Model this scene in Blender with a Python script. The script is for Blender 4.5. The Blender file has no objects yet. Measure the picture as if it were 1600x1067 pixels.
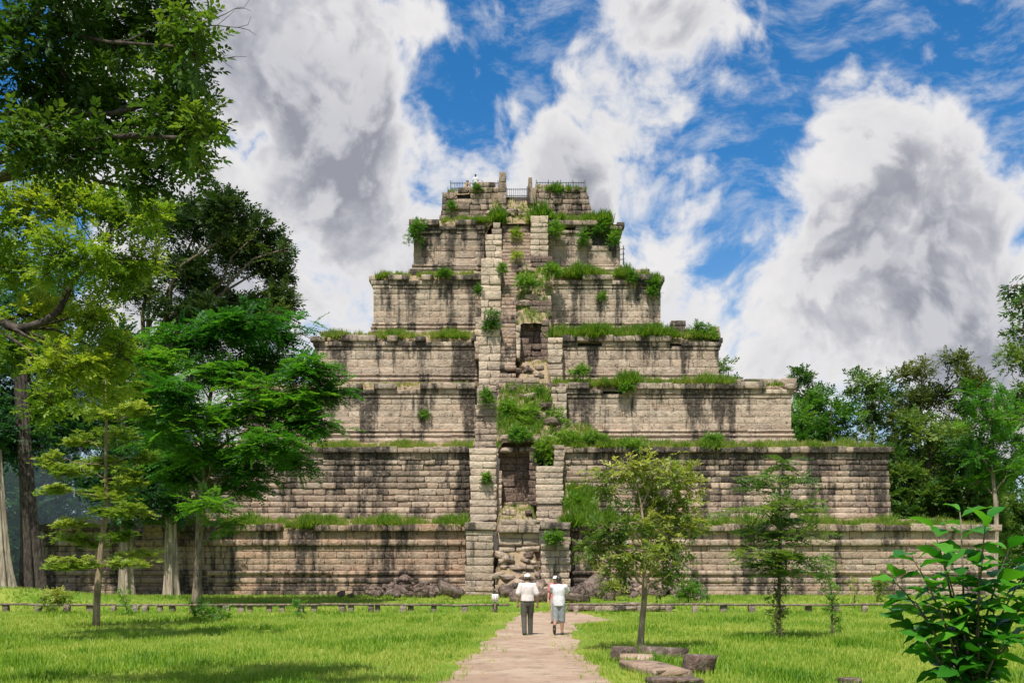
import bpy, math, random
import numpy as np
from mathutils import Vector, Matrix

random.seed(7)
rng = np.random.default_rng(11)
scene = bpy.context.scene
col = scene.collection

# ------------------------------------------------------------------ camera
F = 1680.0            # focal length in photograph pixels (1600 wide)
CAMZ = 1.65
HOR = 902.0           # horizon row in the photograph
cam_d = bpy.data.cameras.new('camera')
cam_d.sensor_width = 36.0
cam_d.lens = 36.0 * F / 1600.0
cam_d.shift_y = (HOR - 533.5) / 1600.0
cam_d.clip_start = 0.1
cam_d.clip_end = 6000.0
cam = bpy.data.objects.new('camera', cam_d)
cam.location = (0, 0, CAMZ)
cam.rotation_euler = (math.radians(90), 0, 0)
col.objects.link(cam)
scene.camera = cam

# ------------------------------------------------------------------ view, sun, sky
scene.view_settings.view_transform = 'Standard'
scene.view_settings.look = 'None'
scene.view_settings.gamma = 1.0
scene.view_settings.use_curve_mapping = False
scene.view_settings.exposure = 0.62
scene.cycles.use_denoising = True
scene.cycles.max_bounces = 6
scene.cycles.transparent_max_bounces = 8
scene.cycles.sample_clamp_indirect = 6.0

SUN_EL = math.radians(60)
SUN_AZ = math.radians(195)      # compass-like: 0 = +Y, clockwise; behind the camera and to its left
to_sun = Vector((math.sin(SUN_AZ) * math.cos(SUN_EL), math.cos(SUN_AZ) * math.cos(SUN_EL), math.sin(SUN_EL)))
sd = bpy.data.lights.new('sun', 'SUN')
sd.energy = 4.2
sd.angle = math.radians(0.8)
sd.color = (1.0, 0.95, 0.86)
sun = bpy.data.objects.new('sun', sd)
sun.rotation_euler = (-to_sun).to_track_quat('-Z', 'Y').to_euler()
sun.location = to_sun * 200
col.objects.link(sun)

world = bpy.data.worlds.new('World')
scene.world = world
world.use_nodes = True
world.cycles.sampling_method = 'MANUAL'
world.cycles.sample_map_resolution = 512


class NT:
    """small helper to write node trees"""
    def __init__(self, tree):
        self.t = tree
        self.t.nodes.clear()

    def n(self, typ, **kw):
        nd = self.t.nodes.new(typ)
        for k, v in kw.items():
            if k.startswith('_'):
                setattr(nd, k[1:], v)
            else:
                key = int(k[1:]) if (k[0] == 'i' and k[1:].isdigit()) else k.replace('__', ' ')
                if hasattr(v, 'is_output') or isinstance(v, bpy.types.NodeSocket):
                    self.t.links.new(v, nd.inputs[key])
                else:
                    nd.inputs[key].default_value = v
        return nd

    def m(self, op, a, b=0.0, c=None, clamp=False):
        nd = self.t.nodes.new('ShaderNodeMath')
        nd.operation = op
        nd.use_clamp = clamp
        for i, v in enumerate((a, b, c)):
            if v is None:
                continue
            if isinstance(v, bpy.types.NodeSocket):
                self.t.links.new(v, nd.inputs[i])
            else:
                nd.inputs[i].default_value = v
        return nd.outputs[0]

    def vm(self, op, a, b=None):
        nd = self.t.nodes.new('ShaderNodeVectorMath')
        nd.operation = op
        for i, v in enumerate((a, b)):
            if v is None:
                continue
            if isinstance(v, bpy.types.NodeSocket):
                self.t.links.new(v, nd.inputs[i])
            else:
                nd.inputs[i].default_value = v
        return nd.outputs[1] if op in ('DISTANCE', 'DOT_PRODUCT', 'LENGTH') else nd.outputs[0]

    def noise(self, vec, scale, detail=4, rough=0.55, dist=0.0, out=0):
        nd = self.t.nodes.new('ShaderNodeTexNoise')
        if vec is not None:
            self.t.links.new(vec, nd.inputs['Vector'])
        nd.inputs['Scale'].default_value = scale
        nd.inputs['Detail'].default_value = detail
        nd.inputs['Roughness'].default_value = rough
        nd.inputs['Distortion'].default_value = dist
        return nd.outputs[out]

    def ramp(self, v, a, b, lo=0.0, hi=1.0, smooth=True):
        nd = self.t.nodes.new('ShaderNodeMapRange')
        nd.interpolation_type = 'SMOOTHSTEP' if smooth else 'LINEAR'
        nd.clamp = True
        self.t.links.new(v, nd.inputs[0])
        for i, x in enumerate((a, b, lo, hi)):
            if isinstance(x, bpy.types.NodeSocket):
                self.t.links.new(x, nd.inputs[i + 1])
            else:
                nd.inputs[i + 1].default_value = x
        return nd.outputs[0]

    def mix(self, f, a, b, mode='MIX'):
        nd = self.t.nodes.new('ShaderNodeMix')
        nd.data_type = 'RGBA'
        nd.blend_type = mode
        nd.clamp_factor = True
        for key, v in ((0, f), (6, a), (7, b)):
            if isinstance(v, bpy.types.NodeSocket):
                self.t.links.new(v, nd.inputs[key])
            elif key == 0:
                nd.inputs[0].default_value = v
            else:
                nd.inputs[key].default_value = (*v[:3], 1.0)
        return nd.outputs[2]

    def link(self, a, b):
        self.t.links.new(a, b)


def pdir(px, py):
    return Vector(((px - 800) / F, 1.0, (HOR - py) / F)).normalized()


def build_sky():
    w = NT(world.node_tree)
    tc = w.n('ShaderNodeTexCoord').outputs['Generated']
    sky = w.n('ShaderNodeTexSky', _sky_type='NISHITA', _sun_disc=False, _sun_elevation=SUN_EL,
              _sun_rotation=SUN_AZ, _altitude=50.0, _air_density=1.0, _dust_density=0.35, _ozone_density=3.0).outputs[0]
    hs = w.n('ShaderNodeHueSaturation', Saturation=1.38, Value=0.92, Color=sky).outputs[0]
    # billow positions as directions; the same kind of cloud goes on all round
    warp = w.noise(tc, 5.0, 3, 0.5, out=1)
    wv = w.vm('SCALE', w.vm('SUBTRACT', warp, (0.5, 0.5, 0.5)))
    wv.node.inputs['Scale'].default_value = 0.10
    p = w.vm('ADD', tc, wv)
    blobs = [(430, 60, 260, 1.0), (480, 250, 250, 1.0), (560, 420, 240, 1.0), (350, 480, 280, 1.0), (250, 200, 280, .9), (640, 20, 120, .8),
             (690, 430, 190, 1.0), (800, 40, 110, .62), (1080, 60, 150, .95), (1010, 180, 140, 1.0), (900, 290, 170, 1.0), (1040, 320, 150, 1.0),
             (740, 300, 120, .85), (1380, 340, 180, 1.0), (1290, 440, 190, 1.45), (1510, 400, 210, 1.2), (1420, 520, 220, 1.35), (1640, 320, 140, .9),
             (790, 170, 80, .55), (1160, 540, 150, .55), (1060, 450, 120, .6), (950, 420, 150, .9), (1205, 430, 110, .8), (1120, 370, 90, .6), (1560, 280, 110, .7), (600, 560, 200, .8), (1100, 500, 130, .75), (1300, 560, 190, 1.3), (1550, 560, 200, 1.2), (760, 110, 80, .5)]
    acc = None
    for (x, y, r, a) in blobs:
        d = w.vm('DISTANCE', p, tuple(pdir(x, y)))
        v = w.ramp(d, 0.0, 1.36 * r / F, a, 0.0)
        acc = v if acc is None else w.m('MAXIMUM', acc, v)
    # behind and beside the frame: broken cloud from the noise alone
    front = w.ramp(w.vm('DISTANCE', tc, tuple(pdir(900, 300))), 0.50, 0.85)
    gen = w.m('MULTIPLY', w.ramp(w.noise(tc, 2.6, 4, 0.5), 0.40, 0.62), w.m('MULTIPLY', front, 0.9))
    acc = w.m('MAXIMUM', acc, gen)
    def field(v, det):
        n6 = w.noise(v, 6.0, det, 0.60)
        n13 = w.noise(v, 15.0, max(3, det - 4), 0.52)
        puff = w.m('ABSOLUTE', w.m('SUBTRACT', w.m('MULTIPLY', n13, 2.0), 1.0))
        return w.m('ADD', w.m('MULTIPLY', w.m('SUBTRACT', n6, 0.5), 2.1), w.m('MULTIPLY', w.m('SUBTRACT', puff, 0.22), 0.62))
    big = field(p, 10)
    dens = w.m('ADD', w.m('MULTIPLY', acc, 0.64), big)
    cov = w.ramp(dens, 0.14, 0.42)
    # light side / shade side of the billows from the slope of the density towards the sun
    off = w.vm('ADD', p, (-0.012, -0.004, 0.024))
    big2 = field(off, 8)
    lit = w.ramp(w.m('SUBTRACT', big, big2), -0.15, 0.15)
    lowf = w.ramp(w.noise(p, 4.0, 5, 0.55), 0.38, 0.62)
    thick = w.ramp(dens, 0.28, 0.80)
    sh1 = w.m('MULTIPLY', thick, w.m('SUBTRACT', 1.0, lit))
    sh2 = w.m('MULTIPLY', thick, lowf)
    shade = w.m('ADD', w.m('MULTIPLY', sh1, 0.66), w.m('MULTIPLY', sh2, 0.40), clamp=True)
    ccol = w.mix(w.ramp(shade, 0.0, 0.45, smooth=False), (5.6, 5.5, 5.5), (3.7, 3.72, 4.0))
    ccol = w.mix(w.ramp(shade, 0.45, 1.0, smooth=False), ccol, (2.05, 2.15, 2.5))
    # thin high cloud in streaks between
    st = w.n('ShaderNodeMapping', Vector=p, Scale=(1.0, 1.0, 2.6), Rotation=(0, 0.35, 0)).outputs[0]
    wis = w.m('MULTIPLY', w.ramp(w.noise(st, 16.0, 8, 0.66), 0.42, 0.72), w.ramp(w.noise(tc, 4.0, 2, 0.5), 0.34, 0.58))
    hz = w.ramp(w.n('ShaderNodeSeparateXYZ', Vector=tc).outputs[2], 0.02, 0.34, 0.62, 0.0)
    base = w.mix(w.m('MULTIPLY', wis, 0.62), hs, (4.6, 4.8, 5.2))
    base = w.mix(hz, base, (3.6, 4.1, 4.7))
    out = w.mix(cov, base, ccol)
    bg = w.n('ShaderNodeBackground', Color=out, Strength=0.1)
    o = w.n('ShaderNodeOutputWorld')
    w.link(bg.outputs[0], o.inputs[0])


build_sky()

# ------------------------------------------------------------------ helpers
def P(px, py, d):
    """photograph pixel at depth d -> world point"""
    return Vector(((px - 800) / F * d, d, CAMZ + (HOR - py) / F * d))


def sm(a, b, x):
    t = np.clip((np.asarray(x, float) - a) / (b - a), 0, 1)
    return t * t * (3 - 2 * t)


def ground_z(x, y):
    z = 0.50 * sm(46, 64, y)
    # low grassy hump at the left, by the wall corner
    z = z + 0.75 * np.exp(-(((np.asarray(x) + 27.5) / 5.5) ** 2 + ((np.asarray(y) - 57) / 4.0) ** 2))
    return z


def gz(x, y):
    return float(ground_z(x, y))


def on_ground(px, py):
    """ground point seen at a pixel"""
    d = 10.0
    best = None
    for i in range(4000):
        d = 8 + i * 0.025
        x = (px - 800) / F * d
        zr = CAMZ + (HOR - py) / F * d
        if zr <= gz(x, d):
            return Vector((x, d, gz(x, d)))
    return Vector((x, d, gz(x, d)))


def tag(o, label=None, cat=None, group=None, kind=None):
    if label: o['label'] = label
    if cat: o['category'] = cat
    if group: o['group'] = group
    if kind: o['kind'] = kind
    return o


def empty(name, loc=(0, 0, 0), rz=0.0, parent=None):
    o = bpy.data.objects.new(name, None)
    o.empty_display_size = 0.3
    o.location = loc
    o.rotation_euler = (0, 0, rz)
    col.objects.link(o)
    if parent is not None:
        o.parent = parent
    return o


class Geo:
    """collects vertices, quads and triangles with one 4-value attribute per face"""
    def __init__(self):
        self.v = []; self.q = []; self.t = []; self.aq = []; self.at = []; self.nv = 0

    def add(self, verts, quads=None, tris=None, attr=(0.5, 0.5, 0.5, 1.0)):
        verts = np.asarray(verts, np.float32).reshape(-1, 3)
        if quads is not None and len(quads):
            q = np.asarray(quads, np.int32) + self.nv
            self.q.append(q)
            a = np.asarray(attr, np.float32)
            self.aq.append(np.broadcast_to(a, (len(q), 4)) if a.ndim == 1 else a)
        if tris is not None and len(tris):
            t = np.asarray(tris, np.int32) + self.nv
            self.t.append(t)
            a = np.asarray(attr, np.float32)
            self.at.append(np.broadcast_to(a, (len(t), 4)) if a.ndim == 1 else a[-len(t):])
        self.v.append(verts)
        self.nv += len(verts)

    def box(self, c, s, attr=(0.5, 0.5, 0.5, 1), rot=None):
        x, y, z = (k / 2 for k in s)
        v = np.array([(-x, -y, -z), (x, -y, -z), (x, y, -z), (-x, y, -z), (-x, -y, z), (x, -y, z), (x, y, z), (-x, y, z)], float)
        if rot is not None:
            v = v @ np.array(rot.to_matrix() if hasattr(rot, 'to_matrix') else rot).T
        self.add(v + np.array(c), [(0, 3, 2, 1), (4, 5, 6, 7), (0, 1, 5, 4), (1, 2, 6, 5), (2, 3, 7, 6), (3, 0, 4, 7)], attr=attr)

    def tube(self, pts, rad, sides=7, attr=(0.5, 0.5, 0.5, 1), cap=True):
        pts = np.asarray(pts, float); n = len(pts)
        rad = np.broadcast_to(np.asarray(rad, float), (n,)) if np.ndim(rad) <= 1 else rad
        tan = np.gradient(pts, axis=0)
        tan /= np.linalg.norm(tan, axis=1, keepdims=True) + 1e-9
        ref = np.array([0.31, 0.95, 0.05]) if abs(tan[0][2]) > 0.8 else np.array([0, 0, 1.0])
        vs = []
        a = np.linspace(0, 2 * np.pi, sides, endpoint=False)
        for i in range(n):
            u = np.cross(ref, tan[i]); u /= np.linalg.norm(u) + 1e-9
            w = np.cross(tan[i], u)
            ref = np.cross(tan[i], u) if False else ref
            vs.append(pts[i] + rad[i] * (np.cos(a)[:, None] * u + np.sin(a)[:, None] * w))
        v = np.concatenate(vs)
        q = []
        for i in range(n - 1):
            for k in range(sides):
                k2 = (k + 1) % sides
                q.append((i * sides + k, i * sides + k2, (i + 1) * sides + k2, (i + 1) * sides + k))
        t = []
        if cap:
            v = np.concatenate([v, pts[-1:] + tan[-1] * rad[-1] * 0.3, pts[:1]])
            e = n * sides
            for k in range(sides):
                k2 = (k + 1) % sides
                t.append(((n - 1) * sides + k, (n - 1) * sides + k2, e))
                t.append((k2, k, e + 1))
        self.add(v, q, t, attr)

    def mesh(self, name, mats, smooth=False):
        me = bpy.data.meshes.new(name)
        v = np.concatenate(self.v) if self.v else np.zeros((0, 3), np.float32)
        nq = sum(len(x) for x in self.q); nt = sum(len(x) for x in self.t)
        me.vertices.add(len(v)); me.vertices.foreach_set('co', v.astype(np.float32).ravel())
        loops = []; attr = []
        if nq: loops.append(np.concatenate(self.q).ravel()); attr.append(np.concatenate(self.aq))
        if nt: loops.append(np.concatenate(self.t).ravel()); attr.append(np.concatenate(self.at))
        L = np.concatenate(loops).astype(np.int32)
        me.loops.add(len(L)); me.loops.foreach_set('vertex_index', L)
        me.polygons.add(nq + nt)
        start = np.concatenate([np.arange(nq) * 4, nq * 4 + np.arange(nt) * 3]).astype(np.int32)
        me.polygons.foreach_set('loop_start', start)
        if smooth:
            me.polygons.foreach_set('use_smooth', np.ones(nq + nt, bool))
        at = me.attributes.new('var', 'FLOAT_COLOR', 'FACE')
        at.data.foreach_set('color', np.concatenate(attr).astype(np.float32).ravel())
        for m in (mats if isinstance(mats, (list, tuple)) else [mats]):
            me.materials.append(m)
        me.update(calc_edges=True)
        return me

    def obj(self, name, mats, parent=None, smooth=False, loc=None):
        if loc is not None:
            off = np.asarray(loc, np.float32)
            self.v = [x - off for x in self.v]
        o = bpy.data.objects.new(name, self.mesh(name, mats, smooth))
        col.objects.link(o)
        if parent is not None:
            o.parent = parent
        if loc is not None:
            o.location = loc
        return o


def material(name, build):
    m = bpy.data.materials.new(name)
    m.use_nodes = True
    nt = NT(m.node_tree)
    bsdf = build(nt)
    out = nt.n('ShaderNodeOutputMaterial')
    nt.link(bsdf, out.inputs[0])
    return m


def bump(nt, h, strength=0.4, dist=0.05):
    return nt.n('ShaderNodeBump', Height=h, Strength=strength, Distance=dist).outputs[0]


def plain(name, c, rough=0.7, var=0.12, scale=6.0, metal=0.0, bmp=0.0):
    def b(nt):
        g = nt.n('ShaderNodeNewGeometry').outputs['Position']
        nz = nt.noise(g, scale, 4)
        a = tuple(x * (1 - var) for x in c); bb = tuple(min(1, x * (1 + var)) for x in c)
        cc = nt.mix(nt.ramp(nz, 0.35, 0.65), a, bb)
        s = nt.n('ShaderNodeBsdfPrincipled', Base__Color=cc, Roughness=rough, Metallic=metal)
        if bmp:
            nt.link(bump(nt, nz, bmp, 0.02), s.inputs['Normal'])
        return s.outputs[0]
    return material(name, b)


def stone_mat(name, dark, light, warm, streak=1.0, lichen=1.0):
    """weathered sandstone: per-block tone (var.r), rain-streak amount (var.g), warmth (var.b)"""
    def b(nt):
        g = nt.n('ShaderNodeNewGeometry').outputs['Position']
        at = nt.n('ShaderNodeAttribute', _attribute_name='var').outputs['Color']
        sp = nt.n('ShaderNodeSeparateColor', Color=at)
        tone, st, wm = sp.outputs[0], sp.outputs[1], sp.outputs[2]
        c = nt.mix(tone, dark, light)
        c = nt.mix(wm, c, warm)
        n1 = nt.noise(g, 1.1, 5, 0.6)
        n2 = nt.noise(g, 7.0, 6, 0.65)
        c = nt.mix(nt.ramp(n1, 0.35, 0.68, 0.0, 0.5), c, (0.19, 0.145, 0.11))
        c = nt.mix(nt.ramp(n2, 0.45, 0.75, 0.0, 0.45), c, (0.56, 0.49, 0.40))
        # pale crust lichen
        n4 = nt.noise(g, 2.4, 6, 0.7)
        c = nt.mix(nt.m('MULTIPLY', nt.ramp(n4, 0.56, 0.66), 0.5 * lichen), c, (0.52, 0.485, 0.42))
        # black rain streaks running down from the copings
        mp = nt.n('ShaderNodeMapping', Vector=g, Scale=(1.05, 1.05, 0.07)).outputs[0]
        s1 = nt.noise(mp, 0.62, 5, 0.60)
        mp2 = nt.n('ShaderNodeMapping', Vector=g, Scale=(1.0, 1.0, 0.22)).outputs[0]
        s2 = nt.noise(mp2, 2.6, 5, 0.65)
        s = nt.m('ADD', nt.m('MULTIPLY', s1, 0.72), nt.m('MULTIPLY', s2, 0.28))
        s = nt.m('ADD', s, nt.m('MULTIPLY', nt.m('SUBTRACT', st, 0.5), 0.27))
        lo = nt.noise(g, 0.13, 3, 0.5)
        s = nt.m('ADD', s, nt.m('MULTIPLY', nt.m('SUBTRACT', lo, 0.5), 0.22))
        k = nt.ramp(s, 0.505, 0.60, 0.0, 0.93 * streak)
        n5 = nt.noise(g, 5.0, 6, 0.7)
        k = nt.m('MULTIPLY', k, nt.ramp(n5, 0.30, 0.55, 0.55, 1.0))
        c = nt.mix(k, c, (0.030, 0.027, 0.024))
        # blotches
        n3 = nt.noise(g, 3.2, 7, 0.72)
        c = nt.mix(nt.ramp(n3, 0.55, 0.67, 0.0, 0.75), c, (0.055, 0.047, 0.040))
        s_ = nt.n('ShaderNodeBsdfPrincipled', Base__Color=c, Roughness=0.92)
        s_.inputs['Specular IOR Level'].default_value = 0.2
        hgt = nt.m('ADD', nt.m('MULTIPLY', n2, 0.5), nt.m('MULTIPLY', nt.noise(g, 2.3, 5, 0.6), 1.0))
        hgt = nt.m('ADD', hgt, nt.m('MULTIPLY', n5, 0.45))
        nt.link(bump(nt, hgt, 1.0, 0.13), s_.inputs['Normal'])
        return s_.outputs[0]
    return material(name, b)


M = {}
M['stone'] = stone_mat('weathered_sandstone', (0.135, 0.108, 0.09), (0.575, 0.465, 0.355), (0.43, 0.255, 0.165))
M['laterite'] = stone_mat('dark_laterite', (0.055, 0.040, 0.037), (0.15, 0.105, 0.09), (0.16, 0.09, 0.07), 0.6, 0.35)
M['joint'] = plain('joint_earth', (0.050, 0.043, 0.036), 0.95, 0.3, 3.0)


def earth_build(a, b_, c_):
    def b(nt):
        g = nt.n('ShaderNodeNewGeometry').outputs['Position']
        n1 = nt.noise(g, 0.9, 6, 0.62); n2 = nt.noise(g, 9.0, 6, 0.7)
        c = nt.mix(nt.ramp(n1, 0.35, 0.65), a, b_)
        c = nt.mix(nt.ramp(n2, 0.5, 0.72, 0, 0.8), c, c_)
        s = nt.n('ShaderNodeBsdfPrincipled', Base__Color=c, Roughness=0.95)
        s.inputs['Specular IOR Level'].default_value = 0.15
        nt.link(bump(nt, nt.m('ADD', n2, n1), 0.8, 0.08), s.inputs['Normal'])
        return s.outputs[0]
    return b


M['earth'] = material('ledge_earth', earth_build((0.32, 0.235, 0.165), (0.27, 0.205, 0.12), (0.15, 0.115, 0.075)))


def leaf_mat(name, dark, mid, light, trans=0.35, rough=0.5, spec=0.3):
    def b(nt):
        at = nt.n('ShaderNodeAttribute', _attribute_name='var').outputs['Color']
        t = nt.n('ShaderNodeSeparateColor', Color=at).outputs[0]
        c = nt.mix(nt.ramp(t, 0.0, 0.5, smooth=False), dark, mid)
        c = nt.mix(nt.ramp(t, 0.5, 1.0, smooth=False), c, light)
        s = nt.n('ShaderNodeBsdfPrincipled', Base__Color=c, Roughness=rough)
        s.inputs['Specular IOR Level'].default_value = spec
        tc = nt.mix(1.0, c, (1.25, 1.25, 0.55), 'MULTIPLY')
        tr = nt.n('ShaderNodeBsdfTranslucent', Color=tc)
        mx = nt.n('ShaderNodeMixShader', i0=trans, i1=s.outputs[0], i2=tr.outputs[0])
        return mx.outputs[0]
    return material(name, b)


def bark_mat(name, a, b_, vs=0.25):
    def b(nt):
        g = nt.n('ShaderNodeNewGeometry').outputs['Position']
        mp = nt.n('ShaderNodeMapping', Vector=g, Scale=(1, 1, vs)).outputs[0]
        n1 = nt.noise(mp, 9.0, 6, 0.65); n2 = nt.noise(g, 2.0, 4, 0.6)
        c = nt.mix(nt.ramp(n1, 0.38, 0.64), a, b_)
        c = nt.mix(nt.ramp(n2, 0.5, 0.72, 0, 0.5), c, tuple(x * 0.55 for x in a))
        s = nt.n('ShaderNodeBsdfPrincipled', Base__Color=c, Roughness=0.9)
        s.inputs['Specular IOR Level'].default_value = 0.2
        nt.link(bump(nt, n1, 0.9, 0.06), s.inputs['Normal'])
        return s.outputs[0]
    return material(name, b)


M['leaf_dark'] = leaf_mat('dark_leaf', (0.018, 0.045, 0.010), (0.050, 0.115, 0.018), (0.15, 0.24, 0.03), 0.42)
M['leaf_lime'] = leaf_mat('lime_leaf', (0.06, 0.14, 0.012), (0.17, 0.28, 0.024), (0.36, 0.42, 0.05), 0.5)
M['leaf_fern'] = leaf_mat('fern_leaf', (0.020, 0.10, 0.014), (0.062, 0.21, 0.022), (0.17, 0.35, 0.035), 0.48)
M['leaf_layer'] = leaf_mat('layered_leaf', (0.07, 0.16, 0.018), (0.20, 0.30, 0.045), (0.38, 0.44, 0.09), 0.45)
M['leaf_forest'] = leaf_mat('forest_leaf', (0.024, 0.072, 0.016), (0.070, 0.160, 0.030), (0.19, 0.27, 0.06), 0.42)
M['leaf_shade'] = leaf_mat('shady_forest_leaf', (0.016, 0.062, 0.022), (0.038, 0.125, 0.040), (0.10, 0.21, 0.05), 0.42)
M['leaf_olive'] = leaf_mat('olive_leaf', (0.04, 0.065, 0.018), (0.095, 0.135, 0.034), (0.21, 0.23, 0.07), 0.38)
M['leaf_yellow'] = leaf_mat('yellowish_leaf', (0.06, 0.13, 0.018), (0.22, 0.29, 0.05), (0.48, 0.47, 0.13), 0.45)
M['leaf_big'] = leaf_mat('glossy_leaf', (0.012, 0.075, 0.008), (0.036, 0.19, 0.014), (0.11, 0.34, 0.022), 0.42, 0.36, 0.45)
M['leaf_bush'] = leaf_mat('bush_leaf', (0.03, 0.10, 0.014), (0.09, 0.23, 0.026), (0.24, 0.38, 0.05), 0.45)
M['grass'] = leaf_mat('lawn_blade', (0.06, 0.18, 0.010), (0.20, 0.34, 0.022), (0.44, 0.48, 0.10), 0.45)
M['ledge_grass'] = leaf_mat('ledge_blade', (0.05, 0.15, 0.012), (0.17, 0.30, 0.03), (0.42, 0.39, 0.14), 0.45)
M['bark_brown'] = bark_mat('brown_bark', (0.10, 0.075, 0.055), (0.24, 0.19, 0.14))
M['bark_dark'] = bark_mat('dark_bark', (0.035, 0.028, 0.024), (0.10, 0.08, 0.068))
M['bark_pale'] = bark_mat('pale_bark', (0.20, 0.16, 0.12), (0.44, 0.37, 0.29), 0.07)
M['bark_tan'] = bark_mat('tan_bark', (0.20, 0.145, 0.095), (0.36, 0.28, 0.19))
# ------------------------------------------------------------------ ground, path
def lawn_build(nt):
    g = nt.n('ShaderNodeNewGeometry').outputs['Position']
    n1 = nt.noise(g, 0.16, 5, 0.6); n2 = nt.noise(g, 1.4, 6, 0.65); n3 = nt.noise(g, 14, 5, 0.7)
    c = nt.mix(nt.ramp(n1, 0.38, 0.62), (0.12, 0.23, 0.02), (0.26, 0.31, 0.05))
    c = nt.mix(nt.ramp(n2, 0.52, 0.70, 0, 0.7), c, (0.30, 0.28, 0.10))
    c = nt.mix(nt.ramp(n3, 0.45, 0.70, 0, 0.6), c, (0.05, 0.085, 0.018))
    s = nt.n('ShaderNodeBsdfPrincipled', Base__Color=c, Roughness=0.95)
    s.inputs['Specular IOR Level'].default_value = 0.1
    nt.link(bump(nt, nt.m('ADD', n3, n2), 0.7, 0.06), s.inputs['Normal'])
    return s.outputs[0]


def path_build(nt):
    g = nt.n('ShaderNodeNewGeometry').outputs['Position']
    n1 = nt.noise(g, 0.5, 5, 0.6); n2 = nt.noise(g, 3.0, 7, 0.7); n3 = nt.noise(g, 28, 4, 0.7)
    c = nt.mix(nt.ramp(n1, 0.38, 0.62), (0.34, 0.235, 0.165), (0.43, 0.325, 0.235))
    c = nt.mix(nt.ramp(n2, 0.48, 0.66, 0, 0.8), c, (0.235, 0.165, 0.115))
    c = nt.mix(nt.ramp(nt.noise(g, 1.1, 6, 0.68), 0.54, 0.68, 0, 0.7), c, (0.19, 0.145, 0.085))
    c = nt.mix(nt.ramp(n3, 0.55, 0.72, 0, 0.6), c, (0.50, 0.41, 0.32))
    v = nt.n('ShaderNodeTexVoronoi', Vector=g, Scale=9.0).outputs['Distance']
    c = nt.mix(nt.ramp(v, 0.05, 0.22, 0.35, 0.0), c, (0.17, 0.12, 0.085))
    s = nt.n('ShaderNodeBsdfPrincipled', Base__Color=c, Roughness=0.95)
    s.inputs['Specular IOR Level'].default_value = 0.15
    nt.link(bump(nt, nt.m('ADD', n2, nt.m('MULTIPLY', n3, 0.5)), 0.9, 0.05), s.inputs['Normal'])
    return s.outputs[0]


M['lawn'] = material('lawn_ground', lawn_build)
M['path'] = material('earth_path', path_build)


def build_ground():
    xs = np.unique(np.concatenate([np.linspace(-60, 60, 121), np.sign(np.linspace(-1, 1, 61)) * 60 + np.sign(np.linspace(-1, 1, 61)) * (np.abs(np.linspace(-1, 1, 61)) ** 3) * 2400]))
    ys = np.unique(np.concatenate([np.linspace(-30, 100, 131), -30 - 400 * np.linspace(0, 1, 12) ** 2, 100 + 2900 * np.linspace(0, 1, 30) ** 2.5]))
    X, Y = np.meshgrid(xs, ys)
    Z = ground_z(X, Y)
    v = np.stack([X, Y, Z], -1).reshape(-1, 3)
    nx, ny = len(xs), len(ys)
    i = np.arange(nx - 1)[None, :] + nx * np.arange(ny - 1)[:, None]
    q = np.stack([i, i + 1, i + nx + 1, i + nx], -1).reshape(-1, 4)
    g = Geo(); g.add(v, q)
    o = g.obj('ground', M['lawn'], smooth=True)
    tag(o, kind='structure', label='bright green lawn and forest floor around the stepped pyramid')


build_ground()

# path outline: photograph rows -> left and right edge columns, all on the flat ground
PATH = [(1500, 420, 1330), (1250, 560, 1130), (1150, 620, 1040), (1067, 683, 962), (1040, 716, 925), (1015, 745, 905), (1000, 762, 899), (985, 780, 896), (975, 792, 902), (968, 800, 955), (962, 808, 930), (957, 815, 890)]


def path_edges(d):
    ds = [F * CAMZ / (r[0] - HOR) for r in PATH]
    l = np.interp(d, ds, [(r[1] - 800) / F * q for r, q in zip(PATH, ds)])
    r_ = np.interp(d, ds, [(r[2] - 800) / F * q for r, q in zip(PATH, ds)])
    wob = 0.10 * np.sin(d * 1.1) + 0.05 * np.sin(d * 2.9 + 1)
    return l + wob, r_ + 0.10 * np.sin(d * 0.9 + 2) + 0.05 * np.sin(d * 2.3)


def build_path():
    ds = np.concatenate([np.linspace(-12, 4.6, 10), np.linspace(4.7, 50, 260)])
    g = Geo()
    n = 9
    vs = []
    for d in ds:
        l, r = path_edges(max(d, 4.65))
        t = np.linspace(0, 1, n)
        x = l + (r - l) * t
        vs.append(np.stack([x, np.full(n, d), ground_z(x, np.full(n, d)) + 0.012 - 0.008 * (np.abs(t - 0.5) * 2) ** 4], -1))
    v = np.concatenate(vs)
    i = np.arange(n - 1)[None, :] + n * np.arange(len(ds) - 1)[:, None]
    q = np.stack([i, i + 1, i + n + 1, i + n], -1).reshape(-1, 4)
    g.add(v, q)
    tag(g.obj('path', M['path'], smooth=True), kind='structure', label='pinkish bare earth path leading to the pyramid')


build_path()

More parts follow.
